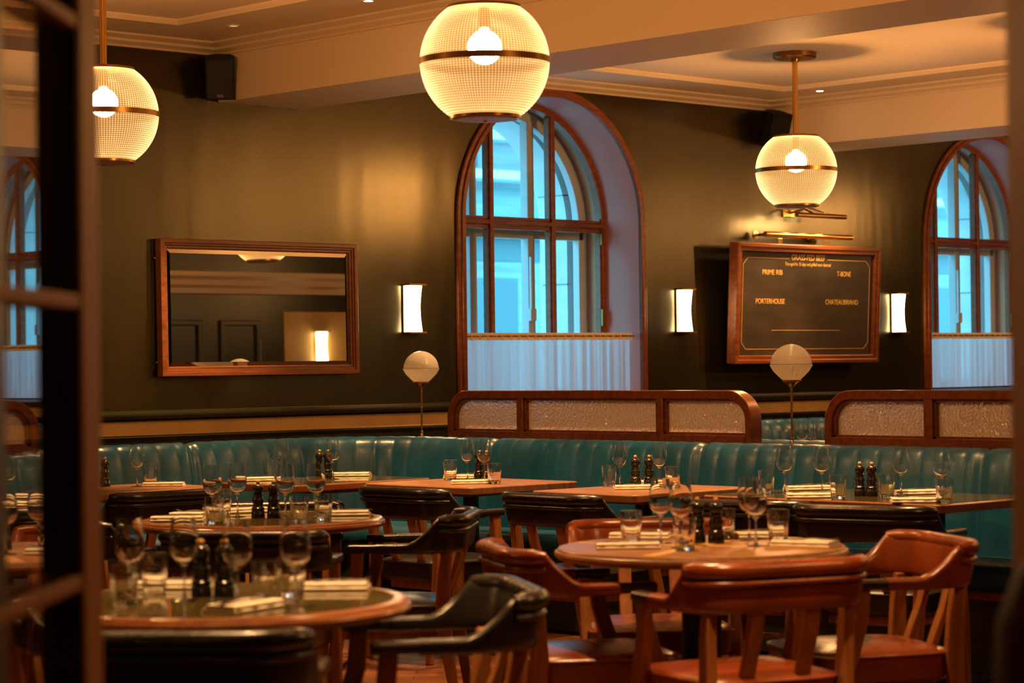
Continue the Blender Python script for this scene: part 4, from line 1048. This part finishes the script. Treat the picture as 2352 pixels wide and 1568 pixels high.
for tn, d in ITEMS.items():
    for kind, lst in d.items():
        rk = ranks(lst)
        for p in lst:
            lb = word(kind, rk[id(p)], len(lst), TN[tn])
            if kind == 'nap':
                rz = math.radians(p[2]); put('nap', p[0], p[1], ZT, rz, lb)
                o = ORD[len(lst)][rk[id(p)]]; sfx = ('napkin' if o == 'the only' else '%s napkin' % o)
                c, s_ = math.cos(rz), math.sin(rz)
                for kd, off, dz, da, nm in (('fork', 0.014, 0.0195, 0.10, 'steel fork'), ('knife', -0.012, 0.0195, 0.02, 'steel table knife')):
                    put(kd, p[0]-s_*off+c*0.006, p[1]+c*off+s_*0.006, ZT+dz-0.0005, rz+da+(PI if (tn in ('T5', 'T6') and rk[id(p)] % 2) else 0), '%s on the %s of %s' % (nm, sfx, TN[tn]))
            else: put(kind, p[0], p[1], ZT, random.uniform(0, 6.28), lb)
for x, y, nm in ((9.40, 7.82, 'wine glass showing only its bowl, left of the lamp between the screens'), (9.50, 7.70, 'wine glass just right of the lamp stem between the screens, lowest of its three'),
                 (10.93, 8.98, 'wine glass in the next booth, nearer the lamp stem of the far pair'), (11.10, 9.05, 'wine glass in the next booth, farther from the lamp stem of the far pair')):
    put('wine', x, y, ZT, 0, nm)

# ------------------------------------------------------------------ the doorway we look through
AX = Vector((0.690, 0.724)); 
def door_leaf():
    d = math.radians(-1.95)                     # the leaf stands almost along the line of sight
    e = Vector((AX.x*math.cos(d)-AX.y*math.sin(d), AX.x*math.sin(d)+AX.y*math.cos(d))).normalized()
    nl = Vector((-e.y, e.x))                   # to the left of it
    ang = math.atan2(e.y, e.x)
    org = nl*0.7440
    t = thing('door_1', 'open glazed timber door leaf along the left edge', 'door', (org.x, org.y, 0), ang); t['kind'] = 'structure'
    # local: x along the leaf away from the doorway, y to the left, front face (towards the room) at y = 0
    MB().box(3.413, 3.417, 0.004, 0.064, 0.16, 2.58).build('stile_rebate', 'door_wood_dark', t, smooth=0)  # thin sheet on the stile's unlit near side, shade put into its colour
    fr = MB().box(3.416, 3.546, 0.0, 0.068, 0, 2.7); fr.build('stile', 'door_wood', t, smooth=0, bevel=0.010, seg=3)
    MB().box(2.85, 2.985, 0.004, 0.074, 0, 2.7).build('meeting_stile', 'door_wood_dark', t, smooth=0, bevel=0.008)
    for z in (1.010, 1.418, 1.826):
        MB().box(2.0, 3.40, 0.0, 0.022, z-0.011, z+0.011).build('glazing_bar', 'door_wood', t, smooth=0, bevel=0.004)
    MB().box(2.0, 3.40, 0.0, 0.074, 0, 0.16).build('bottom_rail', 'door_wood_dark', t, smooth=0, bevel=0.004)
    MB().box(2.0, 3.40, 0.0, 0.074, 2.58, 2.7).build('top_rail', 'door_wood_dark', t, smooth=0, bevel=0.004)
    MB().add([(2.0,0.034,0.16),(3.41,0.034,0.16),(3.41,0.034,2.58),(2.0,0.034,2.58)], [(0,1,2,3)]).build('pane', 'door_pane', t, smooth=0)
    return t
door_leaf()
def right_post():
    # plain oiled timber door post close by on the right
    e = AX; n = Vector((AX.y, -AX.x))
    t = thing('door_2', 'plain brown timber door post along the right edge', 'door post', ((e*3.3+n*0.728).x, (e*3.3+n*0.728).y, 0), math.atan2(e.y, e.x)); t['kind'] = 'structure'
    MB().box(-0.16, 0.16, -0.42, 0.0, 0, 2.9).build('post', 'door_wood', t, smooth=0, bevel=0.012, seg=3)
    c = e*3.25+n*0.87
    s = thing('high_stool', 'dark red upholstered seat back against the right door post', 'stool', (c.x, c.y, 0), math.atan2(e.y, e.x))
    bk = MB()
    def sec(z, w, d): return [(x, y, z) for x, y in rounded_rect(-d, d, -w, w, 0.04)]
    bk.rings([sec(0.62, 0.20, 0.06), sec(0.66, 0.215, 0.07), sec(0.95, 0.205, 0.065), sec(1.03, 0.175, 0.055), sec(1.065, 0.13, 0.04), sec(1.075, 0.09, 0.02)]).build('seat_back', 'red_leather', s, smooth=60)
    MB().rings([[(p[0]-0.22, p[1], z) for p in rounded_rect(-0.21, 0.21, -0.22, 0.22, 0.06)] for z in (0.57, 0.66)]).build('seat', 'red_leather', s, smooth=40, bevel=0.02)
    for lx in (-0.39, -0.03):
        for ly in (-0.18, 0.18): MB().tube([(lx, ly, 0), (lx, ly, 0.58)], 0.018, 10).build('leg', 'door_wood_dark', s)
right_post()

# ------------------------------------------------------------------ camera, daylight, view
cam = bpy.data.cameras.new('camera'); co = bpy.data.objects.new('camera', cam); COL.objects.link(co)
R_ = Vector((0.7240, -0.6897, -0.0125)); F_ = Vector((0.6897, 0.7240, 0.0094))
F_.normalize(); R_ = (R_-F_*R_.dot(F_)).normalized(); U_ = R_.cross(F_)
co.matrix_world = Matrix(((R_.x, U_.x, -F_.x, 0), (R_.y, U_.y, -F_.y, 0), (R_.z, U_.z, -F_.z, 1.32), (0, 0, 0, 1)))
cam.sensor_width = 36.0; cam.lens = 82.85; cam.clip_start = 0.05
cam.dof.use_dof = True; cam.dof.focus_distance = 11.6; cam.dof.aperture_fstop = 3.8
SC.camera = co

w = bpy.data.worlds.new('sky'); SC.world = w; w.use_nodes = True
nt = w.node_tree; bg = nt.nodes['Background']; bg.inputs[0].default_value = (0.17, 0.68, 0.93, 1); bg.inputs[1].default_value = 6.0

vs = SC.view_settings; vs.view_transform = 'Standard'; vs.look = 'None'; vs.gamma = 1.0; vs.use_curve_mapping = False; vs.exposure = 0.62
cy = SC.cycles
cy.use_denoising = True
try: cy.denoiser = 'OPENIMAGEDENOISE'
except Exception: pass
cy.max_bounces = 12; cy.diffuse_bounces = 3; cy.glossy_bounces = 4; cy.transmission_bounces = 8; cy.transparent_max_bounces = 12
cy.caustics_reflective = False; cy.caustics_refractive = False
cy.sample_clamp_indirect = 4.0
cy.use_adaptive_sampling = True; cy.adaptive_threshold = 0.02
